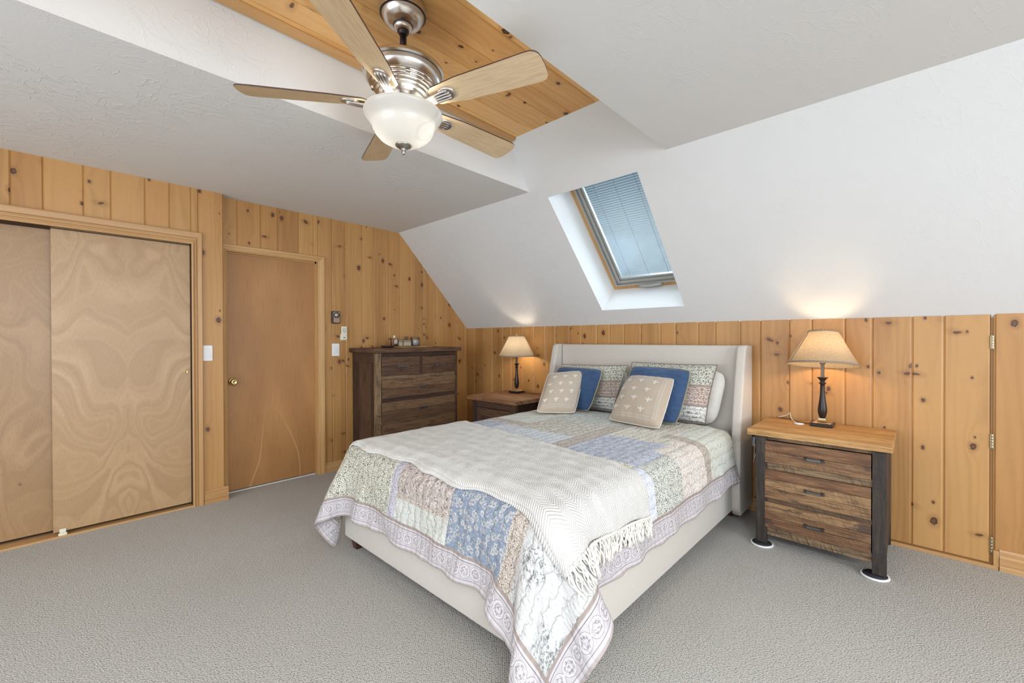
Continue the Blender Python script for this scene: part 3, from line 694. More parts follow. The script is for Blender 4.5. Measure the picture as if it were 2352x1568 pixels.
# ------------------------------------------------------------------ room door
dr = sroot('door_3', (0, -2.2, 0)); sx = -.055
mb = MB(); yc0 = (DY0+DY1)/2
mb.quad((sx, DY0+.004, .014), (sx, DY1-.006, .014), (sx, DY1-.006, DZ-.004), (sx, DY0+.004, DZ-.004), [(-.37, 0), (.37, 0), (.37, 2), (-.37, 2)])
mb.quad((sx, DY0+.004, .014), (sx, DY1-.006, .014), (sx-.035, DY1-.006, .014), (sx-.035, DY0+.004, .014))
build('door_slab', mb, M['door'], dr, recalc=False)
mb = MB()
for y in (DY0, DY1): mb.quad((.0, y, 0), (-.10, y, 0), (-.10, y, DZ), (.0, y, DZ), [(0, 0), (.1, 0), (.1, 2), (0, 2)])
mb.quad((0, DY0, DZ), (0, DY1, DZ), (-.10, DY1, DZ), (-.10, DY0, DZ), [(0, 0), (0, .7), (.1, .7), (.1, 0)])
mb.box(sx-.001, sx+.014, DY1-.016, DY1, 0, DZ); mb.box(sx-.001, sx+.014, DY0, DY1, DZ-.014, DZ, 'y')
build('door_jamb', mb, M['trim2'], dr, recalc=False)
mb = MB(); mb.box(-.20, -.045, DY0, DY1, .0, .006); build('door_gap_light', mb, M['white_pl'], dr)  # white strip standing in for next-room light under the door
mb = MB(); mb.quad((-.12, DY0-.1, 0), (-.12, DY1+.1, 0), (-.12, DY1+.1, 2.1), (-.12, DY0-.1, 2.1)); build('door_backing', mb, M['door'], dr, recalc=False)
st2 = [(0, 0), (0, .010), (.10, .013), (.16, .010), (.22, .012), (.55, .015), (.60, .019), (.92, .020), (1, .014), (1, 0)]
casing('casing', 0, DY1-.004, -1.787, DZ-.006, 2.062, st2, M['trim2'], left=(DY0+.004,), parent=dr)
mb = MB(); ky, kz = -2.535, .927
lathe_x(mb, [(.0, .0), (.031, .0), (.033, .003), (.031, .006), (.022, .009), (.012, .013), (.011, .030), (.018, .036), (.026, .046), (.028, .056), (.024, .066), (.014, .071), (.012, .069), (.0, .069)], sx, ky, kz, 36)
build('door_knob', mb, M['brass'], dr)

# ------------------------------------------------------------------ baseboards
def baseb(name, ax, c, a0, a1, h, sg, t=.016, mat='trim'):
    mb = MB(); pf = [(0, 0), (t, 0), (t, h*.18), (t*.72, h*.24), (t*.95, h*.34), (t*.95, h*.62), (t*.55, h*.72), (t*.62, h*.9), (t*.3, h), (0, h)]
    mb.prism([(c+sg*a, b) for a, b in pf], ax, a0, a1, ax)
    struct(name, mb, M[mat])
baseb('baseboard_closet', 'y', XS, -2.765, -2.603, .105, 1, .02)
baseb('baseboard_left', 'y', 0, -1.786, -.0, .092, 1)
baseb('baseboard_headboard', 'x', 0, 0.0, 3.56, .09, -1)
baseb('baseboard_right', 'x', 0, 4.456, XR, .114, -1)

# ------------------------------------------------------------------ skylight window
wr = sroot('window_1', tuple(slope(2.4, .75, .32)))
def sbox(mb, x0, x1, s0, s1, d0, d1, mi=0):
    mb.newr(); P = [slope(x, s, d) for x in (x0, x1) for s in (s0, s1) for d in (d0, d1)]; i = [mb.vert(p) for p in P]
    for q in ((0, 1, 3, 2), (4, 6, 7, 5), (0, 4, 5, 1), (2, 3, 7, 6), (0, 2, 6, 4), (1, 5, 7, 3)):
        mb.face([i[k] for k in q], [((P[k].y+P[k].x if x1-x0 > s1-s0 else P[k].x+(P[k]-SO).dot(SN))+3, (P[k].x if x1-x0 > s1-s0 else (P[k]-SO).dot(SL))) for k in q], mi)
mb = MB()
def ring(mb, o, w_, d0, d1):
    x0, x1, s0, s1 = K0+o, K1-o, KS0+o, KS1-o
    sbox(mb, x0, x0+w_, s0, s1, d0, d1); sbox(mb, x1-w_, x1, s0, s1, d0, d1); sbox(mb, x0+w_, x1-w_, s0, s0+w_, d0, d1); sbox(mb, x0+w_, x1-w_, s1-w_, s1, d0, d1)
ring(mb, .001, .040, .300, .345); build('window_frame', mb, M['trim2'], wr)
mb = MB(); ring(mb, .042, .014, .285, .345); ring(mb, .057, .030, .305, .345); ring(mb, .088, .020, .318, .345); build('sash', mb, M['grey_fr'], wr, bevel=.002)
mb = MB(); x0, x1, s0, s1 = K0+.098, K1-.098, KS0+.098, KS1-.098
npl = 92
for k in range(npl):
    a, b = s0+(s1-s0)*k/npl, s0+(s1-s0)*(k+1)/npl; da, db = (.330, .337) if k % 2 else (.337, .330)
    mb.quad(slope(x0, a, da), slope(x1, a, da), slope(x1, b, db), slope(x0, b, db))
bl = build('pleated_blind', mb, M['blind'], wr, recalc=False)
mb = MB()
for f in (.18, .5, .82):
    x = x0+(x1-x0)*f; mb.tube([slope(x, s0, .3285), slope(x, (s0+s1)/2, .3285), slope(x, s1, .3285)], .0011, 5)
build('blind_cord', mb, plain('grey_cord', (.22, .25, .28), .7), wr)
mb = MB(); mb.quad(slope(K0, KS0, .36), slope(K1, KS0, .36), slope(K1, KS1, .36), slope(K0, KS1, .36)); build('window_pane', mb, M['glass'], wr, recalc=False)
mb = MB(); pts = []
for k in range(9): t = k/8; pts.append(slope(2.29+.22*t, .205, .292-.014*math.sin(PI*t)))
t = MB(); t.tube(pts, [.012]+[.017]*7+[.012], 10); mb.merge(t); sbox(mb, 2.37, 2.43, .196, .214, .262, .285); build('window_handle', mb, M['grey_fr'], wr)

# ------------------------------------------------------------------ wall fittings on the door wall
def face_box(mb, x, y0, y1, z0, z1, th): return mb.box(x, x+th, y0, y1, z0, z1)
def switch(x, y0, y1, z0, z1, label):
    r = thing('light_switch', (x, (y0+y1)/2, z0), label, 'light switch', 'white paddle light switches')
    build('wall_plate', face_box(MB(), x+.0005, y0, y1, z0, z1, .006), M['white_pl'], r, bevel=.002)
    cy, cz = (y0+y1)/2, (z0+z1)/2; mb = MB()
    mb.prism([(x+.005, cz-.034), (x+.0105, cz-.034), (x+.0075, cz+.034), (x+.005, cz+.034)], 'y', cy-.0165, cy+.0165)
    build('rocker', mb, plain('rocker_white', (.76, .76, .755), .3), r, bevel=.001)
    for dz in (-.048, .048): mb = MB(); lathe_x(mb, [(.0, .0005), (.003, .0), (.0035, -.001)], x+.0072, cy, cz+dz, 10); build('screw', mb, M['white_pl'], r)
switch(XS, -2.765, -2.703, 1.114, 1.234, 'white light switch between the sliding closet and the wooden door')
switch(0, -1.716, -1.643, 1.116, 1.237, 'white light switch right of the wooden door, below the fan remote')
r = thing('wall_timer', (.0, -1.68, 1.43), 'dark bronze wall timer with a round dial above the fan remote', 'timer')
build('housing', MB().box(.0005, .026, -1.722, -1.640, 1.432, 1.551), M['bronze'], r, bevel=.006)
mb = MB(); mb.box(.026, .0275, -1.709, -1.648, 1.440, 1.544); build('face_plate', mb, plain('copper_plate', (.42, .30, .23), .35, .6), r)
mb = MB(); t = MB(); t.lathe([(.022, 0), (.0275, .003), (.0275, .005), (.022, .006)], 0, 0, 32, cap=False); t.v = [(.0275+p[2], -1.678+p[0], 1.514+p[1]) for p in t.v]; mb.merge(t); build('dial_ring', mb, M['black'], r)
mb = MB(); lathe_x(mb, [(0, .004), (.021, .004), (.022, .0)], .0275, -1.678, 1.514); mb.box(.031, .035, -1.680, -1.676, 1.500, 1.528); build('dial', mb, plain('dial_silver', (.50, .44, .36), .3, .5), r)
r = thing('fan_remote', (.0, -1.60, 1.27), 'ivory fan remote in its wall holder with five small dark buttons', 'remote control')
build('holder', MB().box(.0005, .012, -1.634, -1.568, 1.268, 1.330), M['ivory_pl'], r, bevel=.003)
build('body', MB().box(.012, .026, -1.630, -1.572, 1.275, 1.405), M['ivory_pl'], r, bevel=.005)
for k in range(5):
    a = PI/2+2*PI*(k+.5)/5; mb = MB(); cy, cz = -1.601+.015*math.cos(a), 1.365+.015*math.sin(a)
    p = [(cy+.0055*math.cos(a+q), cz+.0055*math.sin(a+q)) for q in (PI, PI*.30, -PI*.30)]
    mb.prism(p, 'x', .026, .0285); build('button', mb, M['black'], r)
mb = MB(); mb.prism([(-1.601+.010*math.cos(q*PI/6), 1.295+.004*math.sin(q*PI/6)) for q in range(12)], 'x', .026, .0275); build('logo_badge', mb, M['black'], r)

# ------------------------------------------------------------------ ceiling fan
FX, FY = 2.475, -2.496
fan = thing('ceiling_fan', (FX, FY, 2.10), 'five-bladed ceiling fan with maple blades and a lit frosted glass bowl', 'ceiling fan')
mb = MB(); mb.lathe([(.092, 2.738), (.101, 2.730), (.102, 2.710), (.099, 2.698)], FX, FY, 56, cap=False); mb.lathe([(.092, 2.696), (.089, 2.688), (.078, 2.670), (.062, 2.658), (.045, 2.654), (.041, 2.652)], FX, FY, 56, cap=False); mb.lathe([(.040, 2.650), (.038, 2.641), (.030, 2.634), (.020, 2.630)], FX, FY, 48, cap=False)
can = build('canopy', mb, M['nickel'], fan); es = can.modifiers.new('split', 'EDGE_SPLIT'); es.split_angle = .7
mb = MB(); mb.lathe([(.099, 2.699), (.092, 2.695)], FX, FY, 56, cap=False); mb.lathe([(.045, 2.655), (.040, 2.649)], FX, FY, 48, cap=False); build('seam_ring', mb, M['black'], can)
mb = MB(); mb.lathe([(.0145, 2.642), (.024, 2.640), (.026, 2.628), (.019, 2.616), (.0145, 2.612)], FX, FY, 24); mb.lathe([(.0145, 2.62), (.0145, 2.46)], FX, FY, 20); build('downrod', mb, M['rodblack'], fan)
mb = MB(); mb.lathe([(.03, 2.478), (.11, 2.476), (.160, 2.468), (.172, 2.458), (.174, 2.446), (.168, 2.440)], FX, FY, 72, cap=False)
mb.lathe([(.166, 2.436), (.165, 2.424), (.160, 2.410), (.150, 2.398), (.144, 2.394), (.144, 2.388), (.136, 2.386), (.136, 2.378), (.127, 2.376), (.127, 2.368), (.118, 2.366), (.117, 2.357), (.107, 2.355), (.105, 2.346), (.092, 2.343), (.088, 2.334), (.05, 2.332)], FX, FY, 72, cap=False)
mot = build('motor_housing', mb, M['nickel'], fan); es = mot.modifiers.new('split', 'EDGE_SPLIT'); es.split_angle = .55
mb = MB(); mb.lathe([(.1685, 2.441), (.1655, 2.435)], FX, FY, 72, cap=False); build('seam_ring', mb, M['black'], mot)
for k in range(10):
    a = 2*PI*k/10+.2; mb = MB(); c = Vector((FX+.131*math.cos(a), FY+.131*math.sin(a), 2.3765)); T = Vector((-math.sin(a), math.cos(a), 0)); N_ = Vector((math.cos(a), math.sin(a), 0)); 
    P = [c+T*(i*.010)+N_*(j*.007)+Vector((0, 0, kz2*.004)) for i in (-1, 1) for j in (-1, 1) for kz2 in (-1, 1)]; i = [mb.vert(p) for p in P]
    for q in ((0, 1, 3, 2), (4, 6, 7, 5), (0, 4, 5, 1), (2, 3, 7, 6), (0, 2, 6, 4), (1, 5, 7, 3)): mb.face([i[z_] for z_ in q])
    build('vent_tab', mb, M['nickel'], mot)
mb = MB(); mb.lathe([(.052, 2.334), (.055, 2.318), (.050, 2.300), (.058, 2.290), (.060, 2.275), (.040, 2.268)], FX, FY, 40); build('hub', mb, M['nickel'], fan)
# blades
TIL = math.radians(13)
for k in range(5):
    a = math.radians(17.93)+k*2*PI/5; D_ = Vector((math.cos(a), math.sin(a), 0)); S_ = Vector((-math.sin(a), math.cos(a), 0))
    Sx = S_*math.cos(TIL)-Vector((0, 0, math.sin(TIL))); Nn = D_.cross(Sx)
    Cn = Vector((FX, FY, 2.305))
    # outline in (r, w)
    out = [(.150, -.018), (.156, -.034), (.172, -.046), (.30, -.062), (.60, -.073), (.632, -.072), (.648, -.065), (.658, -.052), (.662, -.035), (.664, 0), (.662, .035), (.658, .052), (.648, .065), (.632, .072), (.60, .073), (.30, .062), (.172, .046), (.156, .034), (.150, .018)]
    mb = MB(); n = len(out); ib = [mb.vert(Cn+D_*r+Sx*w_) for r, w_ in out]; it = [mb.vert(Cn+D_*r+Sx*w_+Nn*.006) for r, w_ in out]
    uvs = [(w_+k, r) for r, w_ in out]; mb.face(ib[::-1], uvs[::-1]); mb.face(it, uvs)
    for j in range(n): l = (j+1) % n; mb.face((ib[j], ib[l], it[l], it[j]), None, 1)
    bl_ = build('blade', mb, [M['maple'], M['blade_edge']], fan)
    # iron: oval plate under the blade root with raised ribs and an arm to the hub
    mb = MB(); cr, cw = .225, 0.0; pts = []
    def pl_(r, w_, h): return Cn+D_*r+Sx*w_-Nn*h
    rng = 28
    outer = [mb.vert(pl_(cr+.040*math.cos(2*PI*q/rng), .033*math.sin(2*PI*q/rng), .0005)) for q in range(rng)]
    mid = [mb.vert(pl_(cr+.039*math.cos(2*PI*q/rng), .032*math.sin(2*PI*q/rng), .006)) for q in range(rng)]
    inn = [mb.vert(pl_(cr+.034*math.cos(2*PI*q/rng), .027*math.sin(2*PI*q/rng), .007)) for q in range(rng)]
    for q in range(rng):
        l = (q+1) % rng; mb.face((outer[q], outer[l], mid[l], mid[q]), None, 0, True); mb.face((mid[q], mid[l], inn[l], inn[q]), None, 0, True)
    mb.face(inn)
    H0 = Vector((FX, FY, 2.298))+D_*.045
    for q in range(4):
        w_ = (q-1.5)*.0105; pa = pl_(cr+.022-abs(w_)*.5, w_*1.3, .008); pb = pl_(cr-.03, w_*1.25, .012); pc = pl_(.125, w_*.9, .014)+Vector((0, 0, -.004)); pd = H0+D_*.035+Sx*w_*.7+Vector((0, 0, -.006)); pe = H0+Sx*w_*.6
        ctr = [pa, pa.lerp(pb, .5), pb, pb.lerp(pc, .5), pc, pc.lerp(pd, .5), pd, pe]
        mb.tube(ctr, [.0025, .0042, .0055, .006, .0062, .0062, .0062, .0062], 8)
    build('blade_iron', mb, M['nickel'], fan)
bowlp = [(.168, 2.270), (.1695, 2.264), (.166, 2.256), (.155, 2.240), (.143, 2.226), (.136, 2.216), (.1335, 2.208), (.130, 2.196), (.120, 2.178), (.102, 2.158), (.075, 2.142), (.045, 2.133), (.012, 2.130)]
mb = MB(); mb.lathe(bowlp, FX, FY, 72, cap=False); bw = build('glass_bowl', mb, M['bowl'], fan)
mb = MB(); mb.lathe([(.010, 2.140), (.034, 2.136), (.036, 2.131), (.033, 2.126), (.024, 2.120), (.014, 2.116), (.010, 2.112), (.011, 2.110), (.008, 2.107), (.010, 2.104), (.0075, 2.100), (.008, 2.097), (.006, 2.092), (.002, 2.089)], FX, FY, 28); build('finial', mb, metal_brush('finial_nickel', (.36, .34, .30), .3), fan)
bulbm = emis('warm_bulb_glow', (1.0, .94, .84), 42)
for sgn in (-1, 1):
    mb = MB(); bx, by = FX+sgn*.06*RT.x, FY+sgn*.06*RT.y
    mb.lathe([(.002, 2.168), (.016, 2.174), (.025, 2.190), (.027, 2.205), (.020, 2.225), (.013, 2.238), (.013, 2.26), (.002, 2.262)], bx, by, 16); build('light_bulb', mb, bulbm, fan)

# ------------------------------------------------------------------ bed
BX0, BX1, BYF = 1.57, 3.19, -2.345
bed = thing('bed', (2.375, -1.2, 0), 'queen bed with a cream upholstered winged headboard and side rails', 'bed')
def rbox(mb, x0, x1, y0, y1, z0, z1, r=.02, n=3):
    t = bmesh.new(); bmesh.ops.create_cube(t, size=1)
    for v in t.verts: v.co = Vector(((x0+x1)/2+v.co.x*(x1-x0), (y0+y1)/2+v.co.y*(y1-y0), (z0+z1)/2+v.co.z*(z1-z0)))
    bmesh.ops.bevel(t, geom=t.edges[:], offset=r, segments=n, profile=.5, affect='EDGES')
    b = len(mb.v); t.verts.ensure_lookup_table()
    for v in t.verts: mb.v.append(tuple(v.co))
    for f in t.faces:
        nn = f.normal; ax = max(range(3), key=lambda i: abs(nn[i])); o = [i for i in range(3) if i != ax]
        mb.face([b+v.index for v in f.verts], [(v.co[o[0]], v.co[o[1]]) for v in f.verts], 0, True)
    t.free(); return mb
RZ0, RZ1 = .075, .37
build('side_rail', rbox(MB(), BX1-.05, BX1, BYF+.05, -.10, RZ0, RZ1, .014), M['linen'], bed)
build('side_rail', rbox(MB(), BX0, BX0+.05, BYF+.05, -.10, RZ0, RZ1, .014), M['linen'], bed)
build('foot_rail', rbox(MB(), BX0, BX1, BYF, BYF+.05, RZ0, RZ1, .014), M['linen'], bed)
for x in (BX0+.02, BX1-.085):
    for y in (BYF+.03, -.24):
        mb = MB(); t = .065; q = .042
        P = [(x+t/2+sx_*q/2 if zz == 0 else x+t/2+sx_*t/2, y+t/2+sy_*q/2 if zz == 0 else y+t/2+sy_*t/2, zz) for zz in (0, .080) for sx_, sy_ in ((-1, -1), (1, -1), (1, 1), (-1, 1))]
        i = [mb.vert(p) for p in P]; mb.face(i[:4][::-1]); mb.face(i[4:])
        for k in range(4): mb.face((i[k], i[(k+1) % 4], i[4+(k+1) % 4], i[4+k]))
        build('leg', mb, M['redwood_leg'], bed)
build('mattress', rbox(MB(), BX0+.045, BX1-.045, BYF+.055, -.14, .33, .610, .055, 4), M['mattress'], bed)
hb = build('headboard', rbox(MB(), 1.575, 3.175, -.135, -.028, .08, 1.225, .022, 4), M['linen'], bed)
def wing(x0, x1):
    prof = [(-.028, .045), (-.30, .045), (-.335, .10), (-.34, .30), (-.325, .55), (-.29, .80), (-.245, 1.02), (-.215, 1.14), (-.200, 1.20), (-.185, 1.221), (-.160, 1.228), (-.028, 1.228)]
    t = bmesh.new(); va = [t.verts.new((x0, y, z)) for y, z in prof]; vb = [t.verts.new((x1, y, z)) for y, z in prof]
    t.faces.new(va); t.faces.new(vb[::-1]); n = len(prof)
    for k in range(n): l = (k+1) % n; t.faces.new((va[k], vb[k], vb[l], va[l]))
    bmesh.ops.recalc_face_normals(t, faces=t.faces)
    ed = [e for e in t.edges if abs(e.verts[0].co.x-e.verts[1].co.x) < 1e-5]
    bmesh.ops.bevel(t, geom=ed, offset=.013, segments=3, profile=.5, affect='EDGES')
    mb = MB(); 
    for i, v in enumerate(t.verts): v.index = i; mb.v.append(tuple(v.co))
    for f in t.faces: mb.face([v.index for v in f.verts], [(v.co.y, v.co.z) for v in f.verts], 0, len(f.verts) == 4)
    t.free(); return mb
build('headboard_wing', wing(3.178, 3.240), M['linen'], bed, recalc=False); build('headboard_wing', wing(1.510, 1.572), M['linen'], bed, recalc=False)

#@SIM
# ------------------------------------------------------------------ quilt: a sheet let fall over the mattress
def drape():
    H = .02
    xs = np.arange(1.24, 3.501, H); ys = np.arange(-2.70, -.379, H)
    S0, T0 = np.meshgrid(xs, ys)
    w_ = np.clip((S0-2.95)/.6, 0, 1)*np.clip((-1.95-T0)/.8, 0, 1)
    S = S0+.02*w_; T = T0-.16*w_
    ny, nx = S.shape
    X = np.stack([S, T, np.full_like(S, .655)], -1); RR = np.stack([S, T], -1)
    rng = np.random.RandomState(4); X[..., 2] += rng.rand(ny, nx)*.004
    bx0, bx1, by0, by1, zt, r = 1.575, 3.205, -2.365, .3, .64, .075
    inv = np.ones((ny, nx)); inv[(S > bx0+.14) & (S < bx1-.14) & (T > by0+.14)] = 0
    V = np.zeros_like(X)
    c = np.array([(bx0+bx1)/2, (by0+by1)/2, zt-1.]); h = np.array([(bx1-bx0)/2-r, (by1-by0)/2-r, 1.-r])
    fam = []
    def add(a, b, k): fam.append((a, b, np.linalg.norm(RR[a]-RR[b], axis=-1), k))
    def pair(dy, dx, k):
        for g in range(2):
            if dy and not dx:
                i = np.array([i for i in range(ny-dy) if (i//dy) % 2 == g]); add(np.ix_(i, range(nx)), np.ix_(i+dy, range(nx)), k)
            elif dx and not dy:
                i = np.array([i for i in range(nx-dx) if (i//dx) % 2 == g]); add(np.ix_(range(ny), i), np.ix_(range(ny), i+dx), k)
            else:
                i = np.array([i for i in range(ny-1) if i % 2 == g])
                if dx > 0: add(np.ix_(i, range(nx-1)), np.ix_(i+1, range(1, nx)), k)
                else: add(np.ix_(i, range(1, nx)), np.ix_(i+1, range(nx-1)), k)
    for a in ((1, 0, 1), (0, 1, 1), (1, 1, .5), (1, -1, .5), (3, 0, .12), (0, 3, .12), (6, 0, .05), (0, 6, .05)): pair(*a)
    dt = .02
    rip = .014*np.sin(T0*17+S0*15)+.012*np.sin(T0*31-S0*27+1)+.006*np.sin(T0*64+S0*58)
    def collide(X):
        q = np.abs(X-c)-h; o = np.maximum(q, 0); l = np.linalg.norm(o, axis=-1)
        cw = np.exp(-((X[..., 0]-3.12)**2+(X[..., 1]+2.46)**2)/.035)
        fl = np.clip((.6-X[..., 2])/.33, 0, 1)*(.032+rip*(1-cw))+np.clip((.62-X[..., 2])/.5, 0, 1)*.10*cw
        d = l+np.minimum(np.max(q, -1), 0)-r-.004-fl
        m = d < 0
        n = np.where(l[..., None] > 1e-9, o/np.maximum(l, 1e-9)[..., None], np.eye(3)[np.argmax(q, -1)])*np.sign(X-c)
        X[m] -= (d[..., None]*n)[m]
        X[..., 2] = np.maximum(X[..., 2], .014)
        return m
    N = 190
    for it in range(N):
        V[..., 2] -= 2.2*dt; V *= .97 if it < N-40 else .85
        P = X+V*dt*inv[..., None]
        for k in range(8):
            for a, b, L, s in fam:
                pa = P[a]; pb = P[b]; d = pb-pa; ln = np.linalg.norm(d, axis=-1)
                wa = inv[a]; wb = inv[b]; co = s*(ln-L)/ln/np.maximum(wa+wb, 1e-9)
                if s < .2: co = np.minimum(co, 0)
                co = co[..., None]*d
                P[a] = pa+co*wa[..., None]; P[b] = pb-co*wb[..., None]
            m = collide(P)
        V = (P-X)/dt; V[m] *= .3
        sp = np.linalg.norm(V, axis=-1, keepdims=True); V *= np.minimum(1, 1.5/np.maximum(sp, 1e-6))
        X = P
    return X, S0, T0, xs, ys
QX, QS, QT, QXS, QYS = drape()
QNY, QNX = QS.shape
# gentle loft on the flat top
QX[..., 2] += (.0016*np.sin(QS*38)*np.sin(QT*33)+.001*np.sin(QS*61+QT*20))*(QX[..., 2] > .6)
PATCH = [  # s0,s1,t0,t1, material
    (2.155, 2.225, -3, -2.28, 'q_lav'), (2.225, 2.65, -2.48, -2.45, 'q_strip'), (2.225, 2.65, -2.45, -2.10, 'q_brown'), (2.225, 2.65, -3, -2.45, 'q_diam'), (2.65, 3.00, -3, -2.15, 'q_blue'),
    (3.00, 3.09, -3, -2.15, 'q_strip'), (3.09, 4, -3, -2.22, 'q_sprig'), (1, 2.155, -3, -2.10, 'q_cream'),
    (3.12, 4, -1.99, -1.89, 'q_lav'), (3.12, 4, -2.22, -1.99, 'q_creamplain'), (3.12, 4, -1.89, -1.60, 'q_lblue'), (3.12, 4, -1.60, -1.28, 'q_green'),
    (3.06, 4, -1.28, -.93, 'q_pink'), (2.95, 4, -.93, -.83, 'q_strip'), (3.0, 4, -.83, 0, 'q_lgreen'),
    (2.66, 3.12, -1.60, -1.10, 'q_peri'), (2.55, 2.66, -1.75, -.8, 'q_strip'), (2.66, 3.12, -1.10, -.5, 'q_creamplain'),
    (2.05, 2.55, -1.30, -.85, 'q_tan'), (1.95, 2.55, -1.75, -1.30, 'q_grey'), (1.60, 1.95, -1.50, -1.26, 'q_peri'), (1.60, 2.05, -1.26, -1.15, 'q_strip'),
    (1.2, 2.05, -1.15, -.8, 'q_lgreen'), (1.2, 1.6, -1.75, -1.15, 'q_creamplain'), (2.05, 2.66, -.85, 0, 'q_green')]
qm = ['q_creamplain', 'q_lav', 'q_brown', 'q_diam', 'q_blue', 'q_strip', 'q_sprig', 'q_cream', 'q_lblue', 'q_green', 'q_pink', 'q_lgreen', 'q_peri', 'q_tan', 'q_grey', 'q_border']
mb = MB(); mb.v = [tuple(p) for p in QX.reshape(-1, 3)]
for j in range(QNY-1):
    for i in range(QNX-1):
        s_, t_ = QXS[i]+.01, QYS[j]+.01
        dR, dF, dL = (QNX-2-i), j, i                # cells from each hem
        a, b, c_, d_ = j*QNX+i, j*QNX+i+1, (j+1)*QNX+i+1, (j+1)*QNX+i
        uvs = [(QXS[i], QYS[j]), (QXS[i+1], QYS[j]), (QXS[i+1], QYS[j+1]), (QXS[i], QYS[j+1])]
        m = min(dR, dF, dL); name = None; ed = None
        if m < 6:
            name = 'q_border'; H = .02
            if m == dF: ed = [(QXS[i], j*H), (QXS[i+1], j*H), (QXS[i+1], (j+1)*H), (QXS[i], (j+1)*H)]
            elif m == dR: ed = [(QYS[j], (QNX-1-i)*H), (QYS[j], (QNX-2-i)*H), (QYS[j+1], (QNX-2-i)*H), (QYS[j+1], (QNX-1-i)*H)]
            else: ed = [(QYS[j], i*H), (QYS[j], (i+1)*H), (QYS[j+1], (i+1)*H), (QYS[j+1], i*H)]
        else:
            for (s0, s1, t0, t1, nm) in PATCH:
                if s0 <= s_ < s1 and t0 <= t_ < t1: name = nm; break
        mb.face((a, b, c_, d_), uvs, qm.index(name or 'q_creamplain'), True, ed)
quilt = build('quilt', mb, [M[k] for k in qm]+[M['q_lining'], M['q_bind']], label='patchwork quilt in cream, blue and brown prints draped over the bed', cat='quilt', origin=(2.375, -1.5, .64), recalc=False, solid=(.009, -1.0), subsurf=1)

def qpos(s, t, off):
    fi = min(max((s-QXS[0])/.02, 0), QNX-1.001); fj = min(max((t-QYS[0])/.02, 0), QNY-1.001); i, j = int(fi), int(fj); a, b = fi-i, fj-j
    P = QX[j, i]*(1-a)*(1-b)+QX[j, i+1]*a*(1-b)+QX[j+1, i]*(1-a)*b+QX[j+1, i+1]*a*b
    du = (QX[j, min(i+2, QNX-1)]-QX[j, max(i-1, 0)]); dv = (QX[min(j+2, QNY-1), i]-QX[max(j-1, 0), i]); n = np.cross(du, dv); n /= max(np.linalg.norm(n), 1e-9)
    return Vector(P+n*off)
# ------------------------------------------------------------------ throw across the foot of the bed
thr = thing('throw_blanket', (2.5, -1.95, .66), 'cream chevron-knit throw with a tasselled end laid across the foot of the bed', 'throw blanket')
def tco(a, b):  # a 0..1 along (left..right), b 0..1 front..back
    s0 = (1.33, -2.29); s1 = (3.275, -2.335); s2 = (3.335, -1.715); s3 = (1.33, -1.42)
    s = (s0[0]*(1-a)+s1[0]*a)*(1-b)+(s3[0]*(1-a)+s2[0]*a)*b; t = (s0[1]*(1-a)+s1[1]*a)*(1-b)+(s3[1]*(1-a)+s2[1]*a)*b
    return s, t
NA, NB = 150, 56
def throw_layer(mb, off, grow, e=0.0):
    idx = {}
    for j in range(NB+1):
        for i in range(NA+1):
            a, b = i/NA, j/NB; s, t = tco(a, b); b2 = b
            if j == 0: t -= grow
            t += .012*math.sin(s*9+e)*(1-b)**2+.006*math.sin(s*23+e)*(1-b)**3
            s += .008*math.sin(t*21+e)*a**6
            if j == 0 or j == NB or i == NA: o = off-.004
            else: o = off
            o += .0012*math.sin(s*31+t*13)+.001*math.sin(t*47-s*9)
            idx[i, j] = mb.vert(qpos(s, t, max(o, .006)))
    for j in range(NB):
        for i in range(NA):
            a0, a1, b0, b1 = 2.06*i/NA, 2.06*(i+1)/NA, .8*j/NB, .8*(j+1)/NB
            mb.face((idx[i, j], idx[i+1, j], idx[i+1, j+1], idx[i, j+1]), [(b0+a0*0, a0) if 0 else (a0, b0), (a1, b0), (a1, b1), (a0, b1)], 0, True)
# laid double: the lower layer shows as a second hem at the front edge
mb = MB(); throw_layer(mb, .0125, .010, .5); build('lower_layer', mb, M['knit'], thr, recalc=False, solid=(.006, -1.0), subsurf=0)
mb = MB(); throw_layer(mb, .0225, 0, 0); build('upper_layer', mb, M['knit'], thr, recalc=False, solid=(.007, -1.0), subsurf=1)
for k in range(46):
    b = (k+.5)/46; s, t = tco(1, b); s -= .004; L = .075+.02*R_.random(); dr_ = R_.uniform(-.02, .02); mb = MB()
    kn = qpos(s, t, .028); mb.lathe([(.0005, -.006), (.005, -.004), (.0065, 0), (.005, .004), (.0005, .006)], kn.x, kn.y, 8, z0=kn.z, cap=False)
    for q in range(4):
        pts = []; ph = R_.random()*6; am = R_.uniform(.002, .006)
        for m_ in range(8):
            f = m_/7; ss_ = s+L*f; tt = t+dr_*f+(q-1.5)*.0045*(f**.5)+am*math.sin(f*7+ph); pts.append(qpos(ss_, tt, .017+.006*math.sin(f*5+ph)))
        mb.tube(pts, [.0028]*7+[.0018], 6)
    build('tassel', mb, M['tassel'], thr)
#@END

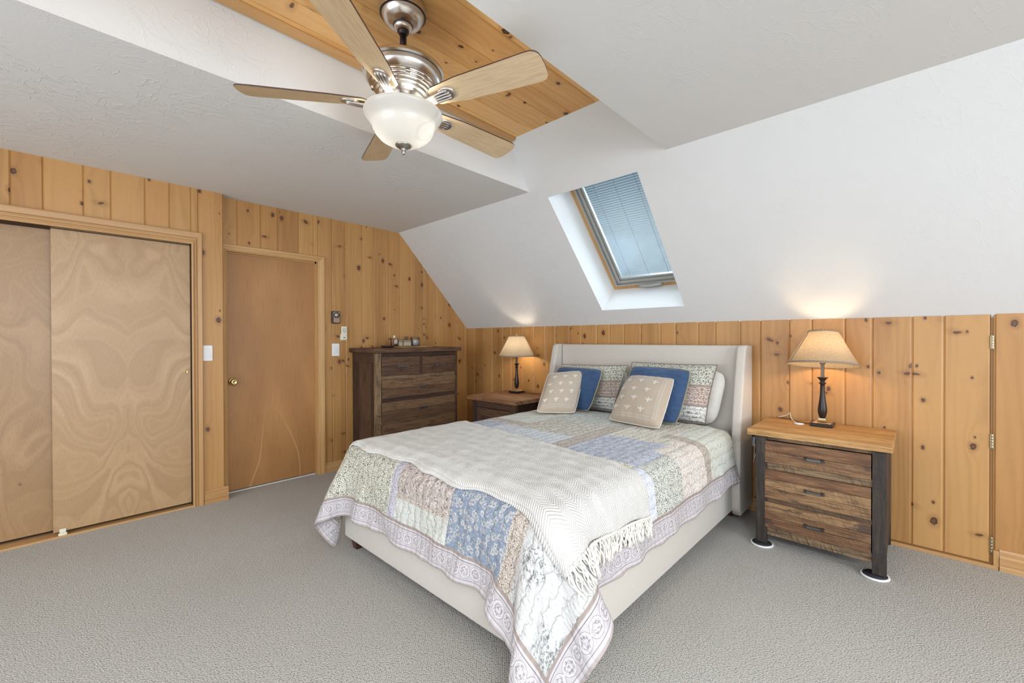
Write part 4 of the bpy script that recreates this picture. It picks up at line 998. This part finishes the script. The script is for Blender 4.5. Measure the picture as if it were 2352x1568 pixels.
# ------------------------------------------------------------------ pillows
def ray(px, py):
    return F+RT*((px-1176)/FPX)+UP*((784-py)/FPX)
def on_z(px, py, z): d = ray(px, py); return CAM+d*((z-CAM.z)/d.z)
def at_dist(base, px, py, L):
    d = ray(px, py); o = CAM-base; a = d.dot(d); b = 2*o.dot(d); c = o.dot(o)-L*L; D2 = max(0, b*b-4*a*c); return CAM+d*((-b+math.sqrt(D2))/2/a)
def cushion(BL, BR, TR, TL, th, n=26, puck=0.0, flange=0.0, seed=0, corner=.06, rnd=0.0):
    BL, BR, TR, TL = map(Vector, (BL, BR, TR, TL)); N0 = ((BR-BL).cross(TL-BL)).normalized()     # faces the viewer side
    rr = random.Random(seed); ph = [rr.random()*6 for _ in range(6)]
    def P(a, b, side, extra=0.0):
        u, v = (a+1)/2, (b+1)/2
        # edges bow inwards, corners stay sharp
        bow = (1-corner*(1-b*b))*(1-rnd*abs(b)**5); bow2 = (1-corner*(1-a*a))*(1-rnd*abs(a)**5)
        u = .5+(u-.5)*bow; v = .5+(v-.5)*bow2
        q = (BL*(1-u)+BR*u)*(1-v)+(TL*(1-u)+TR*u)*v
        fa, fb = min(1, abs(a)/(1-flange)) if flange else abs(a), min(1, abs(b)/(1-flange)) if flange else abs(b)
        hgt = ((1-fa**2.4)*(1-fb**2.4))**.5
        w_ = puck*(math.sin(b*23+ph[0])*max(0, abs(a)-.3)+math.sin(a*21+ph[1])*max(0, abs(b)-.3))+puck*.5*math.sin(a*5+b*7+ph[2])
        return q+N0*side*(th/2*hgt+.003+w_*hgt**.3*.5+extra)
    mb = MB(); W_, H_ = (BR-BL).length, (TL-BL).length
    for side in (1, -1):
        idx = [[mb.vert(P(-1+2*i/n, -1+2*j/n, side if 0 < i < n and 0 < j < n else side*.3)) for i in range(n+1)] for j in range(n+1)]
        for j in range(n):
            for i in range(n):
                f = (idx[j][i], idx[j][i+1], idx[j+1][i+1], idx[j+1][i]); uv = [(x/n*W_, y/n*H_) for x, y in ((i, j), (i+1, j), (i+1, j+1), (i, j+1))]
                if side < 0: f = f[::-1]; uv = uv[::-1]
                mb.face(f, uv, 0 if side > 0 else 1, True)
        if side == 1: fr = idx
        else: bk = idx
    rim = [(j, 0) for j in range(n)]+[(n, i) for i in range(n)]+[(n-j, n) for j in range(n)]+[(0, n-i) for i in range(n)]
    for k in range(len(rim)):
        a, b = rim[k], rim[(k+1) % len(rim)]; mb.face((fr[a[0]][a[1]], fr[b[0]][b[1]], bk[b[0]][b[1]], bk[a[0]][a[1]]), None, 0, True)
    edge = [(Vector(mb.v[fr[a][b]])+Vector(mb.v[bk[a][b]]))/2 for a, b in rim]
    return mb, P, edge
def pillow(name, mats, quad, th, label, cat, pipe=None, puck=0.0, flange=0.0, seed=0, group=None, piper=.004, corner=.06, sub=1, rnd=0.0):
    mb, P, edge = cushion(*quad, th, puck=puck, flange=flange, seed=seed, corner=corner, rnd=rnd)
    bs = (Vector(quad[0])+Vector(quad[1]))/2; r = thing(name, bs, label, cat, group)
    c = build('cover', mb, mats, r, recalc=False, subsurf=sub)
    if pipe: e = MB(); e.tube(edge, piper, 6, closed=True); build('piping', e, pipe, r)
    return r, P
# sleeping pillows at the back
def PT(*a): return Vector(a)
pillow('sleeping_pillow', [M['white_fab'], M['white_fab']], (PT(2.46, -.235, .63), PT(3.05, -.235, .63), PT(3.125, -.195, 1.045), PT(2.47, -.195, 1.045)), .09, 'white sleeping pillow behind the quilted sham on the right half of the bed', 'pillow', puck=.010, seed=3, rnd=.12, corner=.0, group='white sleeping pillows')
pillow('sleeping_pillow', [M['white_fab'], M['white_fab']], (PT(1.72, -.225, .64), PT(2.30, -.225, .64), PT(2.33, -.19, 1.03), PT(1.71, -.19, 1.01)), .06, 'white sleeping pillow behind the quilted sham on the left half of the bed', 'pillow', puck=.010, seed=5, rnd=.12, corner=.0, group='white sleeping pillows')
def sham_mat(): 
    return [M['q_sham'], M['q_sham']]
g = G('quilted_sham_print'); u, v = g.uv()
def shamcol(g, u, v):
    wob = g.noise(g.vec(u, v), 30, 2); U_ = g.M('ADD', u, g.M('MULTIPLY', wob, .016)); W_ = g.M('ADD', v, g.M('MULTIPLY', g.noise(g.vec(u, v, 4.0), 30, 2), .016))
    V1 = g.vor(g.vec(U_, W_), 32); ringm = g.ss(g.M('MULTIPLY_ADD', g.M('SINE', g.M('MULTIPLY', V1.outputs['Distance'], 21)), .5, .5), .5, .85)
    dots = g.ss(g.vor(g.vec(U_, W_), 60).outputs['Distance'], .30, .18)
    A = g.mix(g.M('MULTIPLY', dots, .85), g.mix(g.M('MULTIPLY', ringm, .6), (.64, .63, .54), (.33, .33, .27)), (.07, .075, .06))
    B = g.mix(g.M('MULTIPLY', dots, .8), g.mix(g.M('MULTIPLY', ringm, .6), (.60, .49, .42), (.40, .31, .26)), (.12, .09, .08))
    lf = g.ss(g.noise(g.vec(U_, W_, 7.0), 60, 3, .6, .8), .54, .60); C_ = g.mix(g.M('MULTIPLY', lf, .8), (.74, .73, .68), (.14, .16, .14))
    band = g.mix(g.M('GREATER_THAN', v, .27), g.mix(g.M('GREATER_THAN', v, .125), C_, B), A)
    for p in (.125, .27): band = g.mix(g.M('MULTIPLY', g.ss(g.M('ABSOLUTE', g.M('SUBTRACT', v, p)), .012, .009), .9), band, (.38, .31, .26))
    return band
rows = g.M('POWER', g.M('ABSOLUTE', g.M('SINE', g.M('MULTIPLY', v, 105))), .5)
g.bump(g.M('ADD', g.M('MULTIPLY', rows, 1.0), g.noise(g.vec(g.M('MULTIPLY', u, 70), g.M('MULTIPLY', v, 25)), 1, 3)), .007, .8)
M['q_sham'] = g.set(Base_Color=shamcol(g, u, v), Roughness=.85)
def on_y(px, py, y): d = ray(px, py); return CAM+d*((y-CAM.y)/d.y)
frBR = on_z(1620, 976, .652)+Vector((0, 0, .012)); frTR = on_y(1648, 838, -.290); frTL = on_y(1452, 831, -.300); frBL = frTL+(frBR-frTR)
pillow('quilted_sham', sham_mat(), (frBL, frBR, frTR, frTL), .13, 'quilted floral sham with a dark brown hem behind the right blue pillow', 'pillow', pipe=M['q_bind'], puck=.004, flange=.08, seed=8, group='quilted shams', piper=.0035, corner=.03)
flBR = on_z(1408, 945, .655)+Vector((0, 0, .012)); flTR = on_y(1442, 839, -.305); flTL = on_y(1290, 836, -.30); flBL = flTL+(flBR-flTR)
pillow('quilted_sham', sham_mat(), (flBL, flBR, flTR, flTL), .10, 'quilted floral sham behind the left blue pillow, its right half showing', 'pillow', pipe=M['q_bind'], puck=.006, flange=.08, seed=9, group='quilted shams', piper=.0025, corner=.03)
dBR = on_z(1555, 979, .655)+Vector((0, 0, .010)); dTR = on_y(1589, 849, -.385); dTL = on_y(1451, 839, -.40); dBL = dTL+(dBR-dTR)
pillow('blue_pillow', [M['blue_fab'], M['blue_fab']], (dBL, dBR, dTR, dTL), .125, 'navy blue square pillow behind the right bee cushion', 'pillow', pipe=plain('olive_piping', (.30, .28, .17), .8), puck=.016, seed=12, rnd=.06, corner=.0, group='navy square pillows')
cBR = on_z(1353, 948, .655)+Vector((0, 0, .010)); cTR = on_y(1386, 848, -.37); cTL = on_y(1283, 841, -.36); cBL = cTL+(cBR-cTR)
pillow('blue_pillow', [M['blue_fab'], M['blue_fab']], (cBL, cBR, cTR, cTL), .11, 'navy blue square pillow behind the left bee cushion', 'pillow', pipe=plain('tan_piping', (.42, .36, .22), .8), puck=.016, seed=13, rnd=.06, corner=.0, group='navy square pillows')
# bee cushions
def bee_cushion(quad, label, seed, th=.165):
    r, P = pillow('bee_cushion', [M['tan_fab'], M['tan_back']], quad, th, label, 'cushion', pipe=M['stitch'], puck=.006, seed=seed, rnd=.05, corner=.015, group='taupe cushions embroidered with bees', piper=.0035)
    em = MB()
    def shp(cx, cy, pts, off=.0026):
        i = [em.vert(P(max(-.99, min(.99, cx+x)), max(-.99, min(.99, cy+y)), 1, off)) for x, y in pts]; em.face(i)
    def ell(cx, cy, rx, ry, ang=0, n=10):
        c, s = math.cos(ang), math.sin(ang); shp(cx, cy, [(c*rx*math.cos(2*PI*k/n)-s*ry*math.sin(2*PI*k/n), s*rx*math.cos(2*PI*k/n)+c*ry*math.sin(2*PI*k/n)) for k in range(n)])
    def bee(cx, cy, sc):
        ell(cx, cy+.035*sc, .016*sc, .02*sc); ell(cx, cy+.005*sc, .020*sc, .026*sc); ell(cx, cy-.045*sc, .020*sc, .042*sc)
        for sg in (-1, 1):
            ell(cx+sg*.055*sc, cy+.012*sc, .05*sc, .013*sc, sg*.35); ell(cx+sg*.045*sc, cy-.018*sc, .035*sc, .009*sc, -sg*.15)
            ell(cx+sg*.03*sc, cy-.06*sc, .024*sc, .004*sc, -sg*.8); ell(cx+sg*.014*sc, cy+.062*sc, .016*sc, .004*sc, sg*1.1)
    rows_ = [(-.62, 3, 0), (-.24, 3, .16), (.14, 3, 0), (.52, 3, .16)]
    for (y, n, sh) in rows_:
        for k in range(n): bee(-.74+sh+k*.54, y+.06, 1.35); build('bee_embroidery', em, M['stitch'], r, recalc=False); em = MB()
    for row in (0, 1):
        q = .78+.075*row
        for sg, ax in ((1, 'r'), (-1, 'b'), (1, 't')):
            for k in range(34):
                p = -.80+1.6*k/33
                for tw in (-1, 1):
                    if ax in 'rl': cx, cy, an = sg*q, p, tw*.7; dx, dy = .014*tw, .0
                    else: cx, cy, an = p, sg*q, PI/2+tw*.7; dx, dy = 0, .014*tw
                    ell(cx+dx, cy+dy, .021, .007, an, 6)
    build('stitched_border', em, M['stitch'], r, recalc=False)
bBL = on_z(1397, 966, .66)+Vector((0, 0, .008)); bBR = on_z(1516, 989, .66)+Vector((0, 0, .008)); bTL = at_dist(bBL, 1446, 861, .43); bTR = at_dist(bBR, 1551, 869, .43)
bee_cushion((bBL, bBR, bTR, bTL), 'taupe cushion with white bees, right one, in front of the larger blue pillow', 21)
aBL = on_z(1231, 948, .675)+Vector((0, 0, .004)); aBR = on_z(1321, 951, .655)+Vector((0, 0, .008)); aTL = at_dist(aBL, 1259, 857, .43); aTR = at_dist(aBR, 1344, 850, .43)
bee_cushion((aBL, aBR, aTR, aTL), 'taupe cushion with white bees, left one, beside the left nightstand', 22, .14)

# ------------------------------------------------------------------ nightstands and dresser
def pull(parent, c, axis, L=.10):
    """forged bar pull: two pyramid ends and a flat bar; axis 'x' or 'y' is its run, it stands off towards -y or +x"""
    mb = MB(); 
    def W(a, h, z): return (c[0]+a, c[1]-h, c[2]+z) if axis == 'x' else (c[0]+h, c[1]+a, c[2]+z)
    def blk(a0, a1, h0, h1, z0, z1, ins=0.0):
        P = [W(a, h, z) for h, i_ in ((h0, 0), (h1, ins)) for a, z in ((a0+i_, z0+i_), (a1-i_, z0+i_), (a1-i_, z1-i_), (a0+i_, z1-i_))]
        i = [mb.vert(p) for p in P]; mb.face(i[:4][::-1]); mb.face(i[4:])
        for k in range(4): mb.face((i[k], i[(k+1) % 4], i[4+(k+1) % 4], i[4+k]))
    for s in (-1, 1): blk(s*(L/2-.009)-.009, s*(L/2-.009)+.009, .0, .020, -.010, .010, .004); blk(s*(L/2-.009)-.006, s*(L/2-.009)+.006, .018, .026, -.006, .006, .004)
    blk(-L/2+.014, L/2-.014, .012, .020, -.008, .008, .002)
    build('handle', mb, M['pewter'], parent)
def planks(mb, ax, lo, hi, o0, o1, z0, z1, n, g, gap=.0008, mat=None):
    """n planks stacked in z as one drawer front"""
    for k in range(n):
        a, b = z0+(z1-z0)*k/n, z0+(z1-z0)*(k+1)/n
        if ax == 'x': mb.box(lo, hi, o0, o1, a+gap/2, b-gap/2, g, mi=(mat[k] if mat else 0))
        else: mb.box(o0, o1, lo, hi, a+gap/2, b-gap/2, g, mi=(mat[k] if mat else 0))
# right nightstand
X0, X1, Yf = 3.392, 4.010, -.562
ns = thing('nightstand', (3.70, -.32, 0), 'rustic reclaimed-wood nightstand with three drawers right of the bed', 'nightstand')
for x0 in (X0, X1-.060):
    for (y0, y1, z0) in ((Yf, Yf+.035, .016), (-.075, -.040, .016)):
        build('leg', MB().box(x0, x0+.060, y0, y1, z0, .675), M['barn'], ns, bevel=.002)
    xs_ = x0 if x0 == X0 else x0+.030
    build('side_panel', MB().box(xs_+.004, xs_+.026, Yf+.035, -.075, .09, .672), M['oak_dark'], ns, bevel=.001)
for (a, b) in ((.655, .675), (.475, .517), (.273, .300), (.070, .120)): build('front_rail', MB().box(X0+.060, X1-.060, Yf+.012, Yf+.032, a, b, 'x'), [M['sawn']], ns, bevel=.0015)
mb = MB(); mb.box(X0+.03, X1-.03, Yf+.034, -.06, .085, .10); mb.box(X0+.03, X1-.03, -.055, -.045, .085, .67); build('carcass', mb, M['oak_dark'], ns)
for (z0, z1, n, hz) in ((.517, .652, 2, .577), (.300, .475, 3, .388), (.120, .275, 3, .187)):
    mb = MB(); planks(mb, 'x', X0+.050, X1-.064, Yf-.002, Yf+.014, z0, z1, n, 'x')
    dw = build('drawer', mb, M['oak'], ns, bevel=.003); pull(dw, (3.693, Yf-.002, hz), 'x')
mb = MB()
for k in range(6):
    y0 = -.590+k*.0915; mb.box(3.350, 4.034, y0, y0+.0915-.0008, .680, .716, 'x')
build('table_top', mb, M['oak_top'], ns, bevel=.003)
# furniture sliders below its front legs
for (x, nm) in ((3.424, 'white-rimmed furniture slider under the left front leg of the right nightstand'), (3.962, 'white-rimmed furniture slider under the right front leg of the right nightstand')):
    r = thing('furniture_slider', (x, -.545, 0), nm, 'furniture slider', 'furniture sliders')
    mb = MB(); mb.lathe([(.052, .001), (.062, .001), (.064, .006), (.062, .011), (.052, .011)], x, -.548, 40, cap=False); build('rim', mb, M['white_pl'], r)
    mb = MB(); mb.lathe([(.0001, .001), (.054, .001), (.054, .012), (.0001, .012)], x, -.548, 40, cap=False); build('pad', mb, plain('slider_pad', (.02, .022, .03), .7), r)
# left nightstand: framed panel front
A0, A1, Af = .830, 1.425, -.645
ns2 = thing('nightstand', (1.13, -.40, 0), 'dark rustic nightstand with a framed panel door left of the bed', 'nightstand')
for x0 in (A0, A1-.055):
    for (y0, y1) in ((Af, Af+.04), (-.17, -.13)): build('leg', MB().box(x0, x0+.055, y0, y1, 0, .668), M['oak_dark'], ns2, bevel=.002)
    xs_ = x0 if x0 == A0 else x0+.029
    build('side_panel', MB().box(xs_+.004, xs_+.022, Af+.04, -.17, .08, .664), M['oak_dark'], ns2)
for (a, b) in ((.60, .668), (.07, .11)): build('front_rail', MB().box(A0+.055, A1-.055, Af+.006, Af+.030, a, b, 'x'), M['drawer_dark'], ns2, bevel=.002)
dz0, dz1, da, db = .115, .595, A0+.060, A1-.060
mb = MB(); fw = .075; yf = Af+.002
mb.prism([(da, dz1), (da+fw, dz1-fw), (db-fw, dz1-fw), (db, dz1)], 'y', yf, yf+.02, 'x'); mb.prism([(da, dz0), (db, dz0), (db-fw, dz0+fw), (da+fw, dz0+fw)], 'y', yf, yf+.02, 'x')
mb.prism([(da, dz0), (da+fw, dz0+fw), (da+fw, dz1-fw), (da, dz1)], 'y', yf, yf+.02, 'z'); mb.prism([(db, dz0), (db, dz1), (db-fw, dz1-fw), (db-fw, dz0+fw)], 'y', yf, yf+.02, 'z')
mb.box(da+fw, db-fw, yf+.010, yf+.018, dz0+fw, dz1-fw); dd = build('door', mb, M['drawer_dark'], ns2, bevel=.0015); pull(dd, (db-.04, yf, .42), 'x', .08)
mb = MB()
for k in range(6):
    y0 = -.680+k*.098; mb.box(.785, 1.463, y0, y0+.0972, .668, .706, 'x')
build('table_top', mb, wood_recl('walnut_oak_top', ((.34, .17, .078), (.24, .11, .052), (.44, .245, .12)), saw=.1, stain=.1), ns2, bevel=.003)
# dresser
DF = .458
ds = thing('dresser', (.24, -1.02, 0), 'tall dark rustic chest of drawers standing against the pine wall', 'dresser')
P0, P1 = -1.512, -.540
for (y0, y1) in ((P0, P0+.058), (P1-.030, P1)):
    build('corner_post', MB().box(DF-.030, DF+.006, y0, y1, 0, 1.148), M['sawn'] if y0 == P0 else M['oak_dark'], ds, bevel=.003)
    build('corner_post', MB().box(.012, .075, y0, y0+.03, 0, 1.148), M['oak_dark'], ds, bevel=.003)
for y0 in (P0, P1-.022):
    mb = MB(); mb.box(.075, DF-.030, y0, y0+.022, 1.055, 1.148, 'x'); mb.box(.075, DF-.030, y0, y0+.022, .04, .12, 'x'); mb.box(DF-.085, DF-.030, y0, y0+.022, .12, 1.055); mb.box(.075, .125, y0, y0+.022, .12, 1.055)
    build('side_frame', mb, M['oak_dark'], ds, bevel=.002)
    build('side_panel', MB().box(.125, DF-.085, y0+.009, y0+.016, .12, 1.055), M['drawer_dark'], ds)
mb = MB(); mb.box(.012, .03, P0+.03, P1-.03, .04, 1.14); mb.box(.03, DF-.03, P0+.03, P1-.03, .05, .07); build('carcass', mb, M['oak_dark'], ds)
yl, yr = P0+.058, P1-.030
for (a, b, m_) in ((1.108, 1.150, 0), (.893, .930, 1), (.676, .720, 0), (.468, .506, 1), (.255, .300, 0), (.05, .09, 0)): build('front_rail', MB().box(DF-.020, DF-.002, yl, yr, a, b, 'y'), M['sawn'] if m_ else M['oak_dark'], ds, bevel=.0015)
build('drawer_divider', MB().box(DF-.020, DF-.002, -1.030, -.990, .93, 1.108, 'z'), M['oak_dark'], ds, bevel=.0015)
for (a0, a1, z0, z1, n, hy, hz) in ((yl+.005, -1.029, .930, 1.108, 2, -1.225, 1.016), (-.992, yr-.004, .930, 1.106, 2, -.775, 1.014), (yl+.005, yr-.004, .716, .893, 2, -.997, .798), (yl+.005, yr-.004, .502, .678, 2, -.998, .584), (yl+.005, yr-.004, .290, .470, 2, -.998, .38), (yl+.005, yr-.004, .085, .262, 2, -.998, .18)):
    mb = MB(); planks(mb, 'y', a0, a1, DF-.004, DF+.012, z0, z1, n, 'y')
    dw = build('drawer', mb, M['drawer_dark'] if z0 > .9 else M['umb'] if 'umb' in M else M.setdefault('umb', wood_recl('brown_oak', ((.155, .080, .038), (.105, .052, .026), (.22, .125, .06)), saw=.25, stain=.4)), ds, bevel=.004); pull(dw, (DF+.012, hy, hz), 'y', .112)
mb = MB(); 
for k in range(4): mb.box(.010+k*.1225, .010+(k+1)*.1225-.0006, -1.548, -.505, 1.150, 1.192, 'y')
build('dresser_top', mb, M['drawer_dark'], ds, bevel=.004)
# things on the dresser
TZ = 1.1925
r = thing('tray', (.22, -.97, TZ), 'flat pale wooden tray on the dresser top', 'tray')
mb = MB(); mb.box(.10, .34, -1.165, -.775, TZ, TZ+.012, 'y'); build('board', mb, M['oak_top'], r, bevel=.003)
r = thing('catchall_dish', (.24, -1.23, TZ), 'small dark brown dish left of the tray on the dresser', 'dish')
mb = MB(); t = MB(); t.lathe([(.0001, 0), (.045, 0), (.062, .012), (.066, .022), (.062, .022), (.056, .013), (.040, .006), (.0001, .005)], 0, 0, 36, cap=False); t.v = [(.20+p[0]*.8, -1.236+p[1]*1.05, TZ+p[2]) for p in t.v]; mb.merge(t); build('bowl', mb, plain('walnut_dish', (.07, .025, .018), .35), r)
r = thing('perfume_bottle', (.20, -1.155, TZ+.012), 'small square amber perfume bottle with a clear stopper on the tray', 'perfume bottle'); z0 = TZ+.0125
build('bottle_glass', MB().box(.165, .215, -1.182, -1.112, z0, z0+.082), M['glass_tint'], r, bevel=.005)
build('perfume_liquid', MB().box(.169, .211, -1.178, -1.116, z0+.004, z0+.030), plain('amber_liquid', (.20, .085, .05), .2), r, bevel=.003)
mb = MB(); mb.box(.214, .2155, -1.165, -1.128, z0+.026, z0+.066); build('bottle_label', mb, plain('pink_label', (.55, .47, .42), .5), r)
mb = MB(); mb.lathe([(.010, 0), (.011, .004), (.010, .012), (.013, .014), (.013, .028), (.0001, .030)], .19, -1.148, 16, z0=z0+.082); build('stopper', mb, plain('clear_stopper', (.75, .70, .62), .15), r)
r = thing('keepsake_box', (.20, -1.03, TZ+.012), 'small glazed keepsake box with dark edges and a round brown knob', 'box')
mb = MB()
xa, xb, ya, yb, za, zb = .150, .235, -1.128, -.965, z0, z0+.064
for x in (xa, xb-.005):
    for y in (ya, -1.074, yb-.005): mb.box(x, x+.005, y, y+.005, za, zb)
for z in (za, za+.044, zb-.004):
    mb.box(xa, xb, ya, ya+.004, z, z+.004); mb.box(xa, xb, yb-.004, yb, z, z+.004); mb.box(xa, xa+.004, ya, yb, z, z+.004); mb.box(xb-.004, xb, ya, yb, z, z+.004)
build('frame', mb, plain('dark_edging', (.06, .04, .03), .4), r)
mb = MB(); mb.box(xa+.006, xb-.006, ya+.006, yb-.006, za+.004, zb-.004); 
gk = G('beaded_panel'); uk, vk = gk.uv(); dk = gk.ss(gk.vor(gk.vec(uk, vk), 160).outputs['Distance'], .3, .5)
build('box_panel', mb, gk.set(Base_Color=gk.mix(dk, (.62, .56, .42), (.38, .33, .24)), Roughness=.4), r)
mb = MB(); mb.lathe([(.006, 0), (.008, .004), (.017, .010), (.021, .022), (.017, .034), (.0001, .040)], .19, -1.005, 20, z0=zb); build('lid_knob', mb, plain('carved_brown', (.13, .085, .045), .45), r)
r = thing('candle_jar', (.20, -.90, TZ+.012), 'glass candle jar with a pale blue base right of the keepsake box', 'jar')
JX, JY = .20, -.903
mb = MB(); mb.lathe([(.0001, .001), (.046, .001), (.050, .006), (.050, .070), (.046, .080), (.043, .084)], JX, JY, 36, z0=z0, cap=False); build('jar_glass', mb, M['glass'], r)
gj = G('candle_wax'); xj, yj, zj = gj.obj(); build('candle_wax', MB().lathe([(.0001, .004), (.0465, .004), (.0465, .068), (.0001, .069)], JX, JY, 36, z0=z0, cap=False), gj.set(Base_Color=gj.mix(gj.ss(zj, z0+.02, z0+.035), (.33, .38, .44), (.55, .47, .42)), Roughness=.4), r)
mb = MB(); mb.lathe([(.044, .083), (.052, .084), (.052, .092), (.048, .094), (.048, .100), (.0001, .101)], JX, JY, 36, z0=z0, cap=False); build('jar_lid', mb, plain('brown_lid', (.26, .17, .12), .3, .4), r)

# ------------------------------------------------------------------ table lamps
def make_lamp(x, y, z, label, glow, tilt=0.0):
    L = thing('table_lamp', (x, y, z), label, 'lamp', 'matching bronze table lamps with linen shades')
    build('base', MB().box(x-.060, x+.060, y-.060, y+.060, z+.0005, z+.022), M['bronze'], L, bevel=.004)
    mb = MB(); sq = [(.050, .022), (.044, .026), (.028, .034), (.020, .042), (.018, .050)]
    idx = [[mb.vert((x+a*h, y+b*h, z+zz)) for a, b in ((-1, -1), (1, -1), (1, 1), (-1, 1))] for h, zz in sq]
    for j in range(len(sq)-1):
        for k in range(4): mb.face((idx[j][k], idx[j][(k+1) % 4], idx[j+1][(k+1) % 4], idx[j+1][k]))
    mb.face(idx[-1]); build('collar', mb, M['brass_old'], L)
    mb = MB(); mb.lathe([(.013, .050), (.019, .060), (.0245, .085), (.0255, .105), (.022, .135), (.017, .170), (.0135, .210), (.0125, .255), (.0135, .268), (.020, .271), (.021, .275), (.013, .280), (.012, .287), (.016, .292), (.024, .304), (.030, .309), (.030, .311), (.010, .311)], x, y, 32, z0=z); build('column', mb, M['bronze'], L)
    mb = MB(); mb.box(x-.009, x+.009, y-.009, y+.009, z+.311, z+.395); build('stem', mb, plain('stem_bronze', (.16, .12, .09), .45, .5), L)
    mb = MB(); mb.lathe([(.012, .395), (.017, .398), (.017, .430), (.012, .434)], x, y, 16, z0=z); build('socket', mb, M['brass_old'], L)
    mb = MB(); mb.lathe([(.012, .434), (.016, .445), (.026, .468), (.029, .485), (.024, .505), (.012, .517), (.001, .520)], x, y, 20, z0=z, cap=False); build('light_bulb', mb, glow, L)
    mb = MB()
    mb.tube([(x+.030*math.sin(PI*f/10)*1.2, y, z+.395+.215*f/10) for f in range(11)], .0014, 6); mb.tube([(x-.030*math.sin(PI*f/10)*1.2, y, z+.395+.215*f/10) for f in range(11)], .0014, 6)
    zt = z+.602
    for k in range(3): a = 2*PI*k/3+.4; mb.tube([(x, y, zt+.004), (x+.04*math.cos(a), y+.04*math.sin(a), zt+.004), (x+.079*math.cos(a), y+.079*math.sin(a), zt-.002)], .0015, 6)
    mb.lathe([(.003, .604), (.008, .608), (.010, .613), (.005, .618), (.007, .623), (.0005, .628)], x, y, 12, z0=z); build('harp', mb, M['brass_old'], L)
    mb = MB(); mb.lathe([(.192, .388), (.159, .45), (.126, .51), (.081, .602)], x, y, 64, z0=z, cap=False); 
    def lean(mb):
        v_ = Vector((x-CAM.x, y-CAM.y, 0)).normalized(); ax = v_.cross(Vector((0, 0, 1))); c0 = Vector((x, y, z+.50))
        mt = Matrix.Rotation(-tilt, 3, ax) @ Matrix.Rotation(tilt*.2, 3, v_); mb.v = [tuple(c0+mt @ (Vector(p)-c0)) for p in mb.v]; return mb
    sh = build('lamp_shade', lean(mb), M['shade'], L)
    mb = MB(); mb.lathe([(.1925, .386), (.1945, .387), (.1900, .398), (.1882, .397)], x, y, 64, z0=z, cap=False); mb.lathe([(.0845, .597), (.0860, .597), (.0820, .6055), (.080, .6045)], x, y, 64, z0=z, cap=False)
    for k in range(2):
        a = k*PI+PI*1.20; c, s = math.cos(a), math.sin(a); mb.tube([(x+.1925*c, y+.1925*s, z+.39), (x+.0825*c, y+.0825*s, z+.602)], .0028, 6)
    build('shade_trim', lean(mb), M['shade_trim'], sh)
    return L
make_lamp(3.683, -.185, .7165, 'lit bronze table lamp with a linen shade on the right nightstand', emis('lamp_glow_warm', (1.0, .70, .38), 60), math.radians(8))
make_lamp(1.030, -.195, .7065, 'lit bronze table lamp with a linen shade on the left nightstand', emis('lamp_glow_soft', (1.0, .84, .64), 54))

# ------------------------------------------------------------------ outlet, cords, charger
r = thing('wall_outlet', (3.215, 0, .50), 'white wall outlet with cords plugged in between bed and nightstand', 'outlet')
build('wall_plate', MB().box(3.180, 3.262, -.0062, -.0003, .478, .600), M['white_pl'], r, bevel=.002)
mb = MB()
for z in (.512, .562): mb.box(3.205, 3.237, -.0085, -.006, z-.014, z+.014)
build('receptacle', mb, plain('grey_receptacle', (.70, .70, .68), .4), r)
def cord(name, pts, rad, mat, label, endz=None):
    P = [Vector(p) for p in pts]; out = []
    for i in range(len(P)-1):
        p0, p1, p2, p3 = P[max(i-1, 0)], P[i], P[i+1], P[min(i+2, len(P)-1)]
        for k in range(8):
            t = k/8; out.append(.5*((2*p1)+(-p0+p2)*t+(2*p0-5*p1+4*p2-p3)*t*t+(-p0+3*p1-3*p2+p3)*t**3))
    out.append(P[-1]); mb = MB(); mb.tube(out, rad, 7); return mb
mb = cord('', [(3.252, -.022, .565), (3.262, -.030, .545), (3.262, -.034, .44), (3.290, -.032, .28), (3.284, -.032, .16), (3.266, -.03, .12), (3.254, -.03, .105)], .0032, None, '')
mb.box(3.224, 3.250, -.026, -.0085, .552, .576); build('power_cord', mb, M['black'], label='black power cord hanging from the outlet down to the baseboard', cat='cord')
mb = cord('', [(3.252, -.022, .512), (3.262, -.05, .50), (3.260, -.06, .42), (3.256, -.062, .37), (3.262, -.06, .41), (3.30, -.055, .53), (3.33, -.05, .60), (3.335, -.05, .66)], .0026, None, '')
mb.box(3.228, 3.250, -.026, -.0085, .502, .522); build('charging_cable', mb, M['white_pl'], label='white cable plugged into the outlet beside the headboard', cat='cord')
mb = cord('', [(3.62, -.19, .7235), (3.56, -.16, .720), (3.49, -.08, .720), (3.42, -.055, .720), (3.40, -.050, .7195)], .0024, None, ''); build('lamp_cord', mb, plain('brown_cord', (.05, .03, .02), .5), label='brown lamp cord lying on the right nightstand top behind the charger', cat='cord')
mb = cord('', [(1.095, -.19, .713), (1.15, -.17, .7095), (1.22, -.16, .7095), (1.30, -.135, .7095)], .0026, None, ''); build('lamp_cord', mb, M['black'], label='black lamp cord lying on the left nightstand top', cat='cord')
r = thing('wireless_charger', (3.562, -.225, .7165), 'small round white charging puck with its cable on the right nightstand', 'charger')
build('puck', MB().lathe([(.0001, 0), (.027, 0), (.029, .003), (.027, .007), (.0001, .008)], 3.562, -.225, 32, z0=.7168, cap=False), M['white_pl'], r)
mb = cord('', [(3.546, -.205, .722), (3.512, -.165, .735), (3.495, -.12, .758), (3.488, -.10, .766), (3.47, -.09, .748), (3.44, -.085, .735), (3.415, -.078, .726)], .0024, None, ''); build('cable', mb, M['white_pl'], r)
